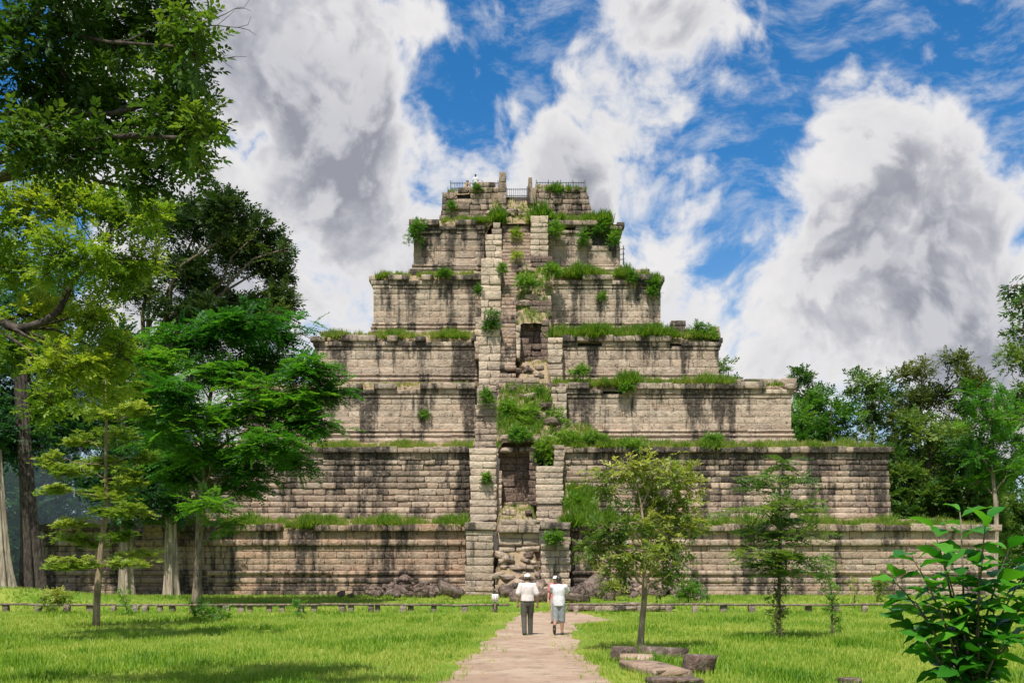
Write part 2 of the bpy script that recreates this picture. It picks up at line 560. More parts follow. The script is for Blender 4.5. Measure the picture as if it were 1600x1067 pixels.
# ------------------------------------------------------------------ the stepped pyramid
CX = 0.417
TIERS = [  # width, front depth, bottom, top
    (62.0, 70.0, 0.45, 5.11), (51.7, 75.16, 5.11, 10.78), (41.0, 80.5, 10.78, 16.2), (31.9, 85.05, 16.2, 20.75),
    (23.8, 89.1, 20.75, 26.7), (17.7, 92.1, 26.7, 32.2), (13.8, 94.1, 32.2, 35.75)]
GAPS = [(728, 892), (735, 880), (743, 868), (749, 878), (753, 860), (757, 857), (786, 828)]
BANK = [0.0, 0.62, 0.95, 0.55, 1.0, 0.75, 0.6]     # earth lying against the foot of each tier
pyr = empty('stepped_pyramid', (CX, 70.0, 0.45))
tag(pyr, 'seven-tiered weathered sandstone step pyramid with a ruined central stair', 'pyramid')
tier_parts = []
blocks = []      # (kind, tier, verts, attr, area, material)
BQ = []
for r in range(3):
    for k in range(4):
        k2 = (k + 1) % 4
        BQ.append((r * 4 + k, r * 4 + k2, (r + 1) * 4 + k2, (r + 1) * 4 + k))
BQ.append((12, 13, 14, 15))


def block(kind, tier, org, ua, na, u0, u1, z0, z1, n, depth, bev=0.03, jit=0.012, tone=0.5, streak=0.5, warm=0.2, mat='stone', tilt=0.0, front=True):
    """one dressed stone: back ring, shoulder, rounded edge, face"""
    gap = 0.008
    u0 += gap; u1 -= gap; z0 += gap * 0.6; z1 -= gap * 0.6
    b = min(bev, 0.3 * (u1 - u0), 0.38 * (z1 - z0))
    cu, cz = (u0 + u1) / 2, (z0 + z1) / 2
    rings = [(-depth, 0), (n - b, 0), (n - 0.3 * b, 0.45 * b), (n, 1.3 * b)]
    pts = []
    jn = [[random.uniform(-jit, jit) for _ in range(3)] for _ in range(4)]
    ct, s_ = math.cos(tilt), math.sin(tilt)
    for ri, (nn, ins) in enumerate(rings):
        for ci, (uu, zz) in enumerate(((u0 + ins, z0 + ins), (u1 - ins, z0 + ins), (u1 - ins, z1 - ins), (u0 + ins, z1 - ins))):
            j = jn[ci] if ri >= 1 else (0, 0, 0)
            w = 1.0 if ri == 3 else 0.5
            du, dz = uu - cu + j[0] * w, zz - cz + j[1] * w
            du, dz = du * ct - dz * s_, du * s_ + dz * ct
            pts.append((cu + du, cz + dz, nn + j[2] * w * (1 if ri > 1 else 0.3)))
    pts = np.array(pts)
    v = np.array(org) + pts[:, :1] * np.array(ua) + pts[:, 1:2] * np.array([0, 0, 1.0]) + pts[:, 2:] * np.array(na)
    d = v[:, 1].mean()
    area = (u1 - u0) * (z1 - z0) * (F / d) ** 2 if front else 0.0
    blocks.append((kind, tier, v, (tone, streak, warm, 1.0), area, mat))


FR = lambda d: ((0, d, 0), (1, 0, 0), (0, -1, 0))


def warm_of(tier, x):
    if tier == 0:
        return np.clip(0.62 - 0.012 * (x + 4) * (1 if x > 0 else -0.4) + random.gauss(0, 0.13), 0, 1)
    return float(np.clip([0.6, 0.20, 0.10, 0.08, 0.10, 0.12, 0.25][tier] + random.gauss(0, 0.10), 0, 1))


def courses_for(t, h):
    """(height, proud, mean length, bevel, kind, roughness) from the bottom up"""
    W = 'wall_block'; Mo = 'moulding_stone'; C = 'coping_stone'
    if t == 0:
        low = [(.34, .46, 2.1, .05, Mo), (.30, .36, 2.3, .05, Mo), (.20, .22, 2.6, .05, Mo), (.36, .28, 2.4, .08, Mo), (.14, .06, 2.0, .02, Mo), (.33, .24, 2.6, .14, Mo)]
        top = [(.42, .20, 1.5, .10, W), (.52, .05, 1.15, .03, W), (.46, .36, 1.25, .06, C)]
        n = 4; L = 1.05; bv = 0.045
    elif t == 1:
        low = [(BANK[1], .34, 1.4, .06, Mo), (.42, .28, 1.5, .08, Mo), (.40, .20, 1.4, .08, Mo)]
        top = [(.46, .06, 1.2, .04, W), (.44, .34, 1.1, .06, C)]
        n = 8; L = 1.05; bv = 0.085
    elif t == 6:
        low = [(BANK[6], .25, .9, .06, W)]
        top = [(.45, .05, .9, .08, C)]
        n = 5; L = 0.95; bv = 0.08
    else:
        low = [(BANK[t], .42, 1.6, .05, Mo), (.30, .32, 2.2, .06, Mo), (.15, .12, 2.0, .03, Mo), (.22, .22, 2.4, .09, Mo), (.13, .06, 2.0, .02, Mo), (.20, .15, 2.2, .08, Mo)]
        top = [(.28, .07, 1.6, .03, Mo), (.34, .18, 1.5, .05, Mo), (.50, .38, 1.25, .07, C)]
        n = max(3, int(round((h - 2.6) / 0.60))); L = 1.6; bv = 0.020
    rest = h - sum(c[0] for c in low) - sum(c[0] for c in top)
    hs = np.array([random.uniform(0.85, 1.15) for _ in range(n)]); hs *= rest / hs.sum()
    mid = []
    for i, hh in enumerate(hs):
        pr = 0.0
        if t == 1: pr = 0.16 * (1 - i / n) + random.choice((-.03, .05, 0.02))
        if t == 6: pr = 0.10 * (1 - i / n)
        mid.append((float(hh), pr, L, bv, W))
    return low + mid + top


def tier_walls():
    for t, (Wd, d, z0, z1) in enumerate(TIERS):
        cs = courses_for(t, z1 - z0)
        g0 = (GAPS[t][0] - 800) / F * d; g1 = (GAPS[t][1] - 800) / F * d
        z = z0
        nC = len(cs)
        for ci, (h, pr, L, bv, kind) in enumerate(cs):
            frac = (z + h / 2 - z0) / (z1 - z0)
            hw = Wd / 2
            endin = 0.0
            if t == 6:
                endin = 0.9 * frac
            for side in ('front', 'left', 'right'):
                if side == 'front':
                    org, ua, na = (CX, d, 0), (1, 0, 0), (0, -1, 0)
                    a, b = -hw - pr + endin, hw + pr - endin
                elif side == 'right':
                    org, ua, na = (CX + hw - endin, d, 0), (0, 1, 0), (1, 0, 0)
                    a, b = 0.62 - pr, Wd
                else:
                    org, ua, na = (CX - hw + endin, d, 0), (0, -1, 0), (-1, 0, 0)
                    a, b = -Wd, -(0.62 - pr)
                u = a
                while u < b - 0.01:
                    l = L * random.uniform(0.6, 1.5)
                    if b - (u + l) < 0.5 * L: l = b - u
                    ue = u + l
                    segs = [(u, ue)]
                    if side == 'front':
                        A, B = g0 - CX, g1 - CX
                        if u < A < ue or u < B < ue or (u >= A and ue <= B):
                            segs = []
                            if u < A: segs.append((u, A))
                            if ue > B: segs.append((max(u, B), ue))
                    for (s0, s1) in segs:
                        if s1 - s0 < 0.12: continue
                        xm = (s0 + s1) / 2
                        wx = CX + xm if side == 'front' else 0
                        # ruin: stones lost along the top and at corners
                        rnd = random.random()
                        if side == 'front':
                            e = min(xm + hw, hw - xm)
                            if kind == 'coping_stone' and rnd < (0.05, 0.05, 0.22, 0.38, 0.30, 0.35, 0.3)[t]: continue
                            if t >= 2 and ci == nC - 2 and rnd < 0.08: continue
                            if t == 5 and xm > 3.5 and frac > 1.12 - (xm - 3.5) * 0.13 and rnd < 0.85: continue
                            if t == 4 and e < 1.2 and frac > 0.9 and rnd < 0.5: continue
                            if t == 6 and e < 1.3 and frac > 0.5 and rnd < 0.35: continue
                        tone = float(np.clip(random.gauss((0.55, 0.58, 0.74, 0.70, 0.68, 0.52, 0.22)[t], (0.13, 0.22, 0.12, 0.13, 0.12, 0.16, 0.15)[t]), 0.02, 1))
                        if t == 1 and random.random() < 0.16: tone *= 0.2
                        if kind == 'coping_stone': tone *= 0.72
                        stk = (0.36 + 0.50 * frac ** 1.4) if t < 6 else 0.62
                        if t == 0: stk = 0.44 + 0.22 * frac + 0.12 * (frac < 0.22)
                        if t == 1: stk = 0.46 + 0.42 * frac ** 2 + random.gauss(0, .09)
                        if kind == 'coping_stone': stk = 0.72
                        if kind == 'moulding_stone' and frac < 0.5: stk += 0.10
                        jit = (0.014, 0.026, 0.010, 0.012, 0.010, 0.02, 0.05)[t]
                        prx = pr + random.gauss(0, (0.012, 0.03, 0.008, 0.01, 0.01, 0.03, 0.06)[t])
                        tilt = random.gauss(0, 0.004 if t < 6 else 0.02)
                        hh = h
                        if kind == 'coping_stone':
                            hh = h * random.uniform(0.8, 1.12); tilt = random.gauss(0, 0.012)
                        if side == 'front' and e < 0.01: pass
                        block(kind, t, org, ua, na, s0, s1, z, z + hh, prx, 0.62 - pr if pr < 0.5 else 0.1, bv * random.uniform(0.7, 1.4), jit,
                              tone, stk, warm_of(t, wx), 'stone', tilt, side == 'front')
                    u = ue
            z += h


tier_walls()


def px_x(px, d):
    return (px - 800) / F * d


def px_z(py, d):
    return CAMZ + (HOR - py) / F * d


def stack(kind, tier, pxa, pxb, pyt, pyb, d, depth=1.5, ch=0.42, tone=0.75, warm=0.08, streak=0.35, mat='stone', split=0.5, bev=0.06, jit=0.025, ragged=0.0, lean=0.0, dlean=0.0, skip=0.0):
    """a pier of coursed blocks seen at given photograph columns and rows"""
    xa, xb = px_x(pxa, d), px_x(pxb, d)
    zb, zt = px_z(pyb, d), px_z(pyt, d)
    n = max(1, int(round((zt - zb) / ch)))
    hs = np.array([random.uniform(0.8, 1.25) for _ in range(n)]); hs *= (zt - zb) / hs.sum()
    z = zb
    for i in range(n):
        f = i / max(1, n - 1)
        a = xa + random.gauss(0, 0.025) + lean * f; b = xb + random.gauss(0, 0.025) + lean * f
        if ragged:
            a += abs(random.gauss(0, ragged)) * f; b -= abs(random.gauss(0, ragged)) * f
        cuts = [a, b]
        w = b - a
        if w > 2.4:
            k = int(w / 1.1); cuts = [a] + sorted(a + w * (j + random.uniform(-.25, .25)) / k for j in range(1, k)) + [b]
        elif random.random() < split and w > 0.7:
            cuts = [a, a + w * random.uniform(0.3, 0.7), b]
        for c0, c1 in zip(cuts, cuts[1:]):
            if random.random() < skip: continue
            pr = random.gauss(0, 0.035) - dlean * f
            block(kind, tier, *FR(d), c0, c1, z, z + hs[i], pr, depth - abs(pr), bev * random.uniform(.6, 1.5), jit,
                  float(np.clip(random.gauss(tone, 0.14), 0.03, 1)), streak + random.gauss(0, .06), float(np.clip(random.gauss(warm, 0.06), 0, 1)), mat, random.gauss(0, 0.008))
        z += hs[i]


def steps(tier, pxa, pxb, zb, zt, db, dt, tone=0.35, miss=0.03, mat='stone'):
    n = max(2, int(round((zt - zb) / 0.36)))
    for i in range(n):
        d = db + (dt - db) * i / (n - 1)
        xa, xb = px_x(pxa, (db + dt) / 2) + random.gauss(0, 0.03), px_x(pxb, (db + dt) / 2) + random.gauss(0, 0.03)
        h = (zt - zb) / n
        cuts = [xa] + sorted(random.uniform(xa + .3, xb - .3) for _ in range(random.choice((0, 0, 1, 1)) if xb - xa > 1.6 else random.choice((0, 0, 1)))) + [xb]
        for c0, c1 in zip(cuts, cuts[1:]):
            if c1 - c0 < 0.2 or random.random() < miss: continue
            block('stair_step', tier, *FR(d), c0, c1, zb + i * h, zb + (i + 1) * h + random.gauss(0, .012), random.gauss(0, 0.04), 0.9, 0.10, 0.03,
                  float(np.clip(random.gauss(tone, 0.15), 0.03, 1)), 0.55, 0.35, mat, random.gauss(0, 0.006))


PB = 'pillar_block'
# piers left and right of the stair, tier by tier
stack(PB, 0, 727, 771, 828, 929, 68.6, 2.2, 0.46, 0.72, 0.10, ragged=0.03)
stack(PB, 0, 722, 771, 916, 931, 68.3, 1.0, 0.4, 0.6, 0.2)
stack('coping_stone', 0, 727, 775, 815, 828, 68.5, 2.0, 0.5, 0.4, 0.1, streak=0.6)
stack(PB, 0, 845, 892, 850, 929, 68.6, 2.2, 0.46, 0.66, 0.18, ragged=0.04)
stack(PB, 0, 868, 892, 828, 850, 68.8, 1.8, 0.4, 0.6, 0.2)
stack('coping_stone', 0, 845, 892, 815, 827, 68.5, 2.0, 0.5, 0.4, 0.1, streak=0.6)
stack(PB, 1, 734, 776, 700, 826, 73.9, 2.2, 0.5, 0.92, 0.03, streak=0.18)
stack(PB, 1, 776, 784, 735, 822, 74.6, 1.5, 0.5, 0.7, 0.1)
stack(PB, 1, 838, 880, 728, 826, 73.9, 2.2, 0.45, 0.80, 0.05, streak=0.25)
stack(PB, 1, 866, 882, 695, 728, 74.3, 1.6, 0.4, 0.45, 0.1, streak=0.5)
stack(PB, 2, 741, 780, 632, 716, 79.0, 2.2, 0.42, 0.62, 0.12, ragged=0.08)
stack(PB, 2, 745, 757, 606, 640, 79.4, 1.8, 0.5, 0.6, 0.1, ragged=0.05)
stack(PB, 2, 862, 885, 604, 700, 79.6, 1.5, 0.6, 0.75, 0.08)
stack(PB, 3, 748, 782, 500, 622, 83.7, 2.2, 0.62, 0.95, 0.03, streak=0.18)
stack(PB, 3, 742, 752, 495, 560, 84.2, 1.6, 0.5, 0.7, 0.1, ragged=0.05)
stack(PB, 3, 856, 879, 527, 622, 83.9, 2.0, 0.5, 0.85, 0.06, streak=0.25)
stack(PB, 4, 752, 783, 404, 536, 87.8, 2.2, 0.62, 0.9, 0.04, streak=0.22)
stack(PB, 4, 832, 862, 462, 536, 87.6, 1.2, 0.55, 0.7, 0.06, streak=0.3, ragged=0.22, skip=0.12)
stack(PB, 5, 758, 784, 366, 440, 90.9, 2.2, 0.5, 0.92, 0.03, streak=0.22)
stack(PB, 5, 768, 784, 348, 366, 91.2, 1.8, 0.4, 0.5, 0.05, ragged=0.1)
stack(PB, 5, 829, 857, 337, 440, 90.9, 2.2, 0.5, 0.86, 0.04, streak=0.28, ragged=0.03)
# stair flights
steps(5, 784, 829, px_z(424, 90.0), px_z(336, 93.0), 90.0, 93.0, 0.30)
steps(4, 783, 833, px_z(512, 86.2), px_z(420, 90.0), 86.2, 90.0, 0.32)
steps(3, 782, 806, px_z(603, 81.4), px_z(506, 85.6), 81.4, 85.6, 0.42)
stack(PB, 3, 806, 813, 508, 560, 83.6, 2.0, 0.5, 0.7, 0.08)
stack('stair_step', 3, 780, 842, 590, 606, 80.6, 1.4, 0.5, 0.4, 0.2)
# collapsed recesses: dark laterite fill laid bare
LB = 'fill_block'
stack(LB, 3, 806, 862, 470, 575, 86.6, 0.8, 0.5, 0.45, 0.3, mat='laterite', jit=0.05, skip=0.03)
stack(LB, 3, 812, 832, 528, 575, 85.2, 1.2, 0.5, 0.35, 0.3, mat='laterite', jit=0.05, ragged=0.1)
stack(LB, 3, 846, 858, 500, 575, 85.0, 1.2, 0.5, 0.5, 0.3, mat='laterite', jit=0.05)
stack(LB, 1, 780, 842, 672, 795, 76.4, 0.8, 0.5, 0.5, 0.5, mat='laterite', jit=0.05)
stack(LB, 1, 826, 840, 700, 790, 75.2, 1.2, 0.45, 0.45, 0.3, mat='laterite', jit=0.05, ragged=0.08)
stack(PB, 1, 780, 842, 682, 706, 75.4, 1.2, 0.4, 0.35, 0.2, jit=0.09, skip=0.22, bev=0.10, streak=.55)
stack(LB, 2, 776, 866, 598, 690, 80.6, 0.8, 0.5, 0.5, 0.3, mat='laterite', jit=0.05)
stack(LB, 4, 780, 862, 400, 520, 90.6, 0.8, 0.5, 0.5, 0.3, mat='laterite', jit=0.04)
stack(LB, 5, 780, 860, 330, 430, 93.4, 0.8, 0.5, 0.5, 0.3, mat='laterite', jit=0.04)
# lowest stair: broken top courses over a slope of earth and rubble
stack('coping_stone', 0, 783, 838, 811, 820, 69.0, 1.6, 0.4, 0.45, 0.1, streak=0.6)
stack('coping_stone', 0, 779, 842, 820, 832, 68.8, 1.6, 0.5, 0.45, 0.1, streak=0.6)
stack(PB, 0, 777, 842, 832, 862, 69.2, 1.5, 0.42, 0.72, 0.12, bev=0.12, jit=0.06)
stack(LB, 0, 772, 846, 862, 925, 69.6, 0.8, 0.5, 0.6, 0.5, mat='laterite', jit=0.06, skip=0.05)
stack('stair_step', 0, 775, 843, 893, 905, 67.9, 1.0, 0.34, 0.5, 0.3, jit=0.05, skip=0.12)
stack('stair_step', 0, 772, 843, 907, 930, 67.2, 1.2, 0.36, 0.5, 0.3, jit=0.05, skip=0.15)
# door jambs and lost cornices on the summit
for (a, b, top, bot, lean) in ((778, 791, 284, 318, 0.0), (823, 837, 293, 318, 0.0)):
    stack('door_jamb', 6, a, b, top, bot, 93.6, 0.8, 1.0, 0.25, 0.2, split=0.0, streak=0.5)
block('door_jamb', 6, *FR(93.6), px_x(779.5, 93.6), px_x(791, 93.6), px_z(284, 93.6), px_z(268, 93.6), 0, 0.7, 0.05, 0.06, 0.25, .5, .2)
block('door_jamb', 6, *FR(93.6), px_x(825, 93.6), px_x(832, 93.6), px_z(293, 93.6), px_z(277, 93.6), 0, 0.7, 0.05, 0.06, 0.25, .5, .2)
# stones still standing above the copings
for (t, a, b, top, bot, dd) in ((2, 1148, 1218, 592, 605, 81.0), (2, 1008, 1058, 594, 606, 81.0), (2, 1222, 1245, 590, 612, 81.2), (2, 930, 985, 597, 608, 81.0), (3, 1048, 1072, 500, 530, 85.8), (3, 1108, 1126, 510, 545, 85.9), (3, 500, 520, 517, 530, 85.5),
                                (4, 640, 660, 420, 432, 89.8), (4, 985, 1015, 420, 432, 89.8), (5, 935, 950, 350, 380, 92.6), (6, 690, 716, 300, 335, 94.3), (6, 742, 775, 284, 300, 94.6), (6, 836, 880, 288, 300, 94.6)):
    stack('coping_stone', t, a, b, top, bot, dd, 1.0, 0.5, 0.42, 0.12, streak=0.62, jit=0.04, ragged=0.06)


def finish_pyramid():
    core_z = 0
    for t, (Wd, d, z0, z1) in enumerate(TIERS):
        g = Geo()
        ins = 0.30
        hw = Wd / 2 - ins
        # solid core, notched where the stair has fallen in
        a = px_x(GAPS[t][0], d) + 0.05; b = px_x(GAPS[t][1], d) - 0.05
        zb, zt = z0 - 0.4, z1 - 0.22
        if t == 6: zt = z1 - 0.5; hw -= 0.85
        notch = 2.9 if t != 6 else 0.6
        y0, y1 = d + ins, d + Wd - ins
        for (xa, xb, ya, yb) in ((CX - hw, a, y0, y1), (b, CX + hw, y0, y1), (a, b, y0 + notch, y1)):
            g.box(((xa + xb) / 2, (ya + yb) / 2, (zb + zt) / 2), (xb - xa, yb - ya, zt - zb))
        o = g.obj('tier', M['joint'], pyr, loc=(CX, 70.0, 0.45))
        o.location = (0, 0, 0)
        tier_parts.append(o)
    # the largest stones of each kind are objects, the rest one mesh
    keep = {}
    by = {}
    for i, b in enumerate(blocks):
        by.setdefault(b[0], []).append(i)
    lim = {'wall_block': 300, 'coping_stone': 260, 'moulding_stone': 220, 'pillar_block': 260, 'stair_step': 160, 'fill_block': 120, 'door_jamb': 10}
    for k, ids in by.items():
        ids.sort(key=lambda i: -blocks[i][4])
        for i in ids[:lim[k]]:
            if blocks[i][4] > 60: keep[i] = True
    rest = {'stone': Geo(), 'laterite': Geo()}
    for i, (kind, t, v, at, area, mat) in enumerate(blocks):
        if i in keep:
            g = Geo(); c = v.mean(0)
            g.add(v - c, BQ, attr=at)
            o = bpy.data.objects.new(kind, g.mesh(kind, M[mat]))
            col.objects.link(o)
            o.parent = tier_parts[t]
            o.location = c - np.array((CX, 70.0, 0.45))
        else:
            rest[mat].add(v, BQ, attr=at)
    o = rest['stone'].obj('masonry', M['stone'], pyr, loc=(CX, 70.0, 0.45)); o.location = (0, 0, 0); o['kind'] = 'stuff'
    if rest['laterite'].nv:
        o = rest['laterite'].obj('fill_masonry', M['laterite'], pyr, loc=(CX, 70.0, 0.45)); o.location = (0, 0, 0); o['kind'] = 'stuff'


finish_pyramid()


def nz2(x, y, s=1.0, seed=0.0):
    return (np.sin(x * 1.7 * s + seed) * np.cos(y * 2.1 * s + seed * 2) + 0.6 * np.sin(x * 4.3 * s + 1.3 + seed) * np.sin(y * 3.7 * s + seed) + 0.35 * np.sin(x * 9.1 * s + 2 * seed))/1.6


bank_fn = []


def bank_z(k, x, y):
    """earth on the ledge between tier k and tier k+1"""
    Wd, d, z0, z1 = TIERS[k]
    d2 = TIERS[k + 1][1] if k < 6 else d + 10
    t = np.clip((np.asarray(y) - d - 0.1) / max(0.1, (d2 - d - 0.2)), 0, 1)
    B = BANK[k + 1] if k < 6 else 0.35
    e = np.clip((Wd / 2 - (0.9 if k == 6 else 0) - np.abs(np.asarray(x) - CX)) / 0.9, 0, 1)
    rim = np.clip((np.asarray(y) - d - 0.02) / 0.7, 0, 1)
    return z1 - 0.10 + (B + 0.12) * t ** 0.8 * e + 0.07 * nz2(np.asarray(x), np.asarray(y), 0.8, k) - 0.5 * (1 - rim) ** 2 - 0.5 * (1 - e) ** 2


def grid_part(name, xs, ys, fz, mat, parent=pyr):
    X, Y = np.meshgrid(xs, ys)
    Z = fz(X, Y)
    v = np.stack([X, Y, Z], -1).reshape(-1, 3)
    nx, ny = len(xs), len(ys)
    i = np.arange(nx - 1)[None, :] + nx * np.arange(ny - 1)[:, None]
    q = np.stack([i, i + 1, i + nx + 1, i + nx], -1).reshape(-1, 4)
    g = Geo(); g.add(v, q)
    o = g.obj(name, M[mat], parent, smooth=True, loc=(CX, 70.0, 0.45)); o.location = (0, 0, 0)
    return o


for k in range(7):
    Wd, d, z0, z1 = TIERS[k]
    d2 = TIERS[k + 1][1] + 0.25 if k < 6 else d + 9
    hw = Wd / 2 - 0.15 - (0.9 if k == 6 else 0)
    a, b = px_x(GAPS[k][0], d), px_x(GAPS[k][1], d)
    ys = d + 0.02 + (d2 - d - 0.02) * np.linspace(0, 1, 14) ** 1.6
    for (x0, x1) in ((CX - hw, a), (b, CX + hw)):
        grid_part('ledge_earth', np.linspace(x0, x1, max(6, int((x1 - x0) / 0.5))), ys, lambda X, Y, k=k: bank_z(k, X, Y), 'earth')


def slope(pxa, pxb, pyt, dt, pyb, db, lump=0.2, seed=0.0, pw=1.0):
    """rubble and earth sliding down the stair line; returns its height function"""
    zt, zb = px_z(pyt, dt), px_z(pyb, db)
    xa, xb = px_x(pxa, db), px_x(pxb, db)
    def fz(X, Y):
        t = np.clip((Y - db) / (dt - db), 0, 1)
        e = np.minimum((X - xa) / (xb - xa), (xb - X) / (xb - xa))
        fall = (1 - np.clip(e * 6 + 0.25 * nz2(X, Y, 1.3, seed + 1), 0, 1)) ** 2
        return zb + (zt - zb) * t ** pw - 1.1 * fall + lump * 1.5 * nz2(X, Y, 0.9, seed) * np.clip(t * 4, 0.2, 1)
    grid_part('earth_slope', np.linspace(xa, xb, 26), np.linspace(db, dt, 22), fz, 'earth')
    return fz, (xa, xb, db, dt)


SL = {}
SL['base'] = slope(773, 845, 862, 69.4, 934, 66.2, 0.14, 1.0)
SL['t2foot'] = slope(776, 840, 788, 76.2, 814, 70.6, 0.06, 2.0, 0.7)
SL['green'] = slope(776, 866, 603, 80.4, 690, 75.4, 0.25, 3.0)
SL['greenR'] = slope(842, 945, 668, 80.2, 700, 75.5, 0.22, 4.0)
SL['t4mound'] = slope(806, 864, 562, 85.6, 604, 80.9, 0.10, 5.0, 0.8)
SL['t5side'] = slope(806, 862, 420, 90.2, 505, 85.8, 0.2, 6.0)
SL['top'] = slope(758, 858, 312, 94.6, 350, 92.2, 0.15, 7.0)
SL['t2right'] = slope(881, 940, 762, 75.1, 812, 71.2, 0.15, 8.0)
# ------------------------------------------------------------------ plants
def leaf_quad(base, d, up, L, W, fold=0.12):
    d = d / np.linalg.norm(d); s = np.cross(up, d); s /= np.linalg.norm(s) + 1e-9; n = np.cross(d, s)
    return [base, base + d * L * 0.5 + s * W / 2 + n * fold * W, base + d * L, base + d * L * 0.5 - s * W / 2 + n * fold * W]


def tmpl_broad(n=11, L=0.34, W=0.17, seed=1):
    r = np.random.default_rng(seed); out = []
    for i in range(n):
        t = 0.15 + 0.85 * i / (n - 1)
        side = 1 if i % 2 else -1
        a = math.radians(r.uniform(35, 75)) * side
        if i == n - 1: a = 0
        d = np.array([math.cos(a), math.sin(a), r.uniform(-0.55, 0.35)])
        up = np.array([r.uniform(-.5, .5), r.uniform(-.5, .5), 1.0])
        out += leaf_quad(np.array([t, 0, -0.12 * t * t]), d, up, L * r.uniform(.75, 1.2), W * r.uniform(.8, 1.2))
    return np.array(out)


def tmpl_pinnate(n=9, L=0.26, W=0.10, seed=2, droop=0.25):
    r = np.random.default_rng(seed); out = []
    for i in range(n):
        t = 0.12 + 0.88 * i / (n - 1)
        for side in (-1, 1):
            a = math.radians(r.uniform(52, 72)) * side
            d = np.array([math.cos(a), math.sin(a), r.uniform(-0.2, 0.1)])
            out += leaf_quad(np.array([t, 0, -droop * t * t]), d, np.array([r.uniform(-.25, .25), r.uniform(-.25, .25), 1.0]), L * (1.15 - 0.55 * abs(t - 0.45)), W)
    return np.array(out)


def tmpl_rosette(n=8, L=0.5, W=0.2, seed=3, rise=0.25):
    r = np.random.default_rng(seed); out = []
    for i in range(n):
        a = 2 * math.pi * (i + r.uniform(-.3, .3)) / n
        d = np.array([math.cos(a), math.sin(a), rise + r.uniform(-0.25, 0.25)])
        out += leaf_quad(np.array([0.05 * math.cos(a), 0.05 * math.sin(a), 0]), d, np.array([0, 0, 1.0]), L * r.uniform(.7, 1.2), W * r.uniform(.8, 1.2))
    return np.array(out)


def tmpl_tuft(n=9, seed=4, spread=0.55, w=0.05):
    """grass blades: each a narrow bent quad"""
    r = np.random.default_rng(seed); out = []
    for i in range(n):
        a = r.uniform(0, 2 * math.pi); s = r.uniform(0.05, spread); h = r.uniform(0.55, 1.0)
        b = np.array([r.uniform(-.22, .22), r.uniform(-.22, .22), 0])
        o = np.array([math.cos(a), math.sin(a), 0]); side = np.array([-o[1], o[0], 0]) * w
        out += [b - side, b + side, b + o * s * 0.8 + np.array([0, 0, h]) + side * 0.15, b + o * s * 0.8 + np.array([0, 0, h]) - side * 0.15]
    return np.array(out)


def place(g, T, pos, dirs, scale, tone, up=None, roll=0.6):
    """put a template at many places; x axis of the template along dirs"""
    N = len(pos)
    if N == 0: return
    X = dirs / (np.linalg.norm(dirs, axis=1, keepdims=True) + 1e-9)
    U = np.tile(np.array([0, 0, 1.0]), (N, 1)) if up is None else up
    U = U + rng.normal(0, roll, (N, 3)) * 0.5
    Y = np.cross(U, X); Y /= np.linalg.norm(Y, axis=1, keepdims=True) + 1e-9
    Z = np.cross(X, Y)
    v = pos[:, None, :] + scale[:, None, None] * (T[None, :, 0:1] * X[:, None] + T[None, :, 1:2] * Y[:, None] + T[None, :, 2:3] * Z[:, None])
    nq = len(T) // 4
    q = np.arange(N * len(T)).reshape(-1, 4)
    tn = np.repeat(tone, nq) + rng.normal(0, 0.09, N * nq)
    at = np.stack([np.clip(tn, 0, 1), np.zeros_like(tn), np.zeros_like(tn), np.ones_like(tn)], -1)
    g.add(v.reshape(-1, 3), q, attr=at)


TB = [tmpl_broad(seed=s) for s in (1, 5, 9)]
TP = [tmpl_pinnate(seed=s) for s in (2, 6)]
TR = [tmpl_rosette(seed=s) for s in (3, 7)]
TT = [tmpl_tuft(seed=s) for s in (4, 8, 12)]


def wob_line(a, b, n=6, w=0.08, sag=0.0):
    a = np.array(a, float); b = np.array(b, float)
    L = np.linalg.norm(b - a); t = np.linspace(0, 1, n)
    p = a + (b - a) * t[:, None]
    off = rng.normal(0, w * L, (n, 3)); off[0] = 0; off[-1] *= 0.3
    off = (off + np.roll(off, 1, 0)) / 2; off[0] = 0
    p += off
    p[:, 2] += sag * L * np.sin(np.pi * t)
    return p


def foliage(g, gb, c, r, n, T, leaf, tone, shell=0.55, flat=0.35, outw=0.7, upb=0.25, twigs=5, tr=0.012):
    """a clump: twigs and leaf sprays spread through an uneven ellipsoid"""
    c = np.array(c, float); r = np.array(r, float)
    d = rng.normal(0, 1, (n, 3)); d /= np.linalg.norm(d, axis=1, keepdims=True)
    rad = rng.uniform(0, 1, n) ** shell
    lump = 1 + 0.22 * np.sin(d[:, 0] * 5 + c[0]) * np.cos(d[:, 2] * 6 + c[2]) + 0.15 * np.sin(d[:, 1] * 9 + c[1])
    pos = c + d * r * (rad * lump)[:, None]
    dirs = d * outw + rng.normal(0, 0.55, (n, 3)); dirs[:, 2] = dirs[:, 2] * (1 - flat) + upb
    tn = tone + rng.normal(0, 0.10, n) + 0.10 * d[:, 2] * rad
    k = rng.integers(0, len(T), n)
    for i in range(len(T)):
        m = k == i
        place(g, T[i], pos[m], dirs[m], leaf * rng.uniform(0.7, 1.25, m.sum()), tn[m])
    if gb is not None:
        for i in range(twigs):
            e = pos[rng.integers(0, n)]
            gb.tube(wob_line(c, e, 4, 0.10), np.linspace(tr, tr * 0.35, 4), 4, cap=False)


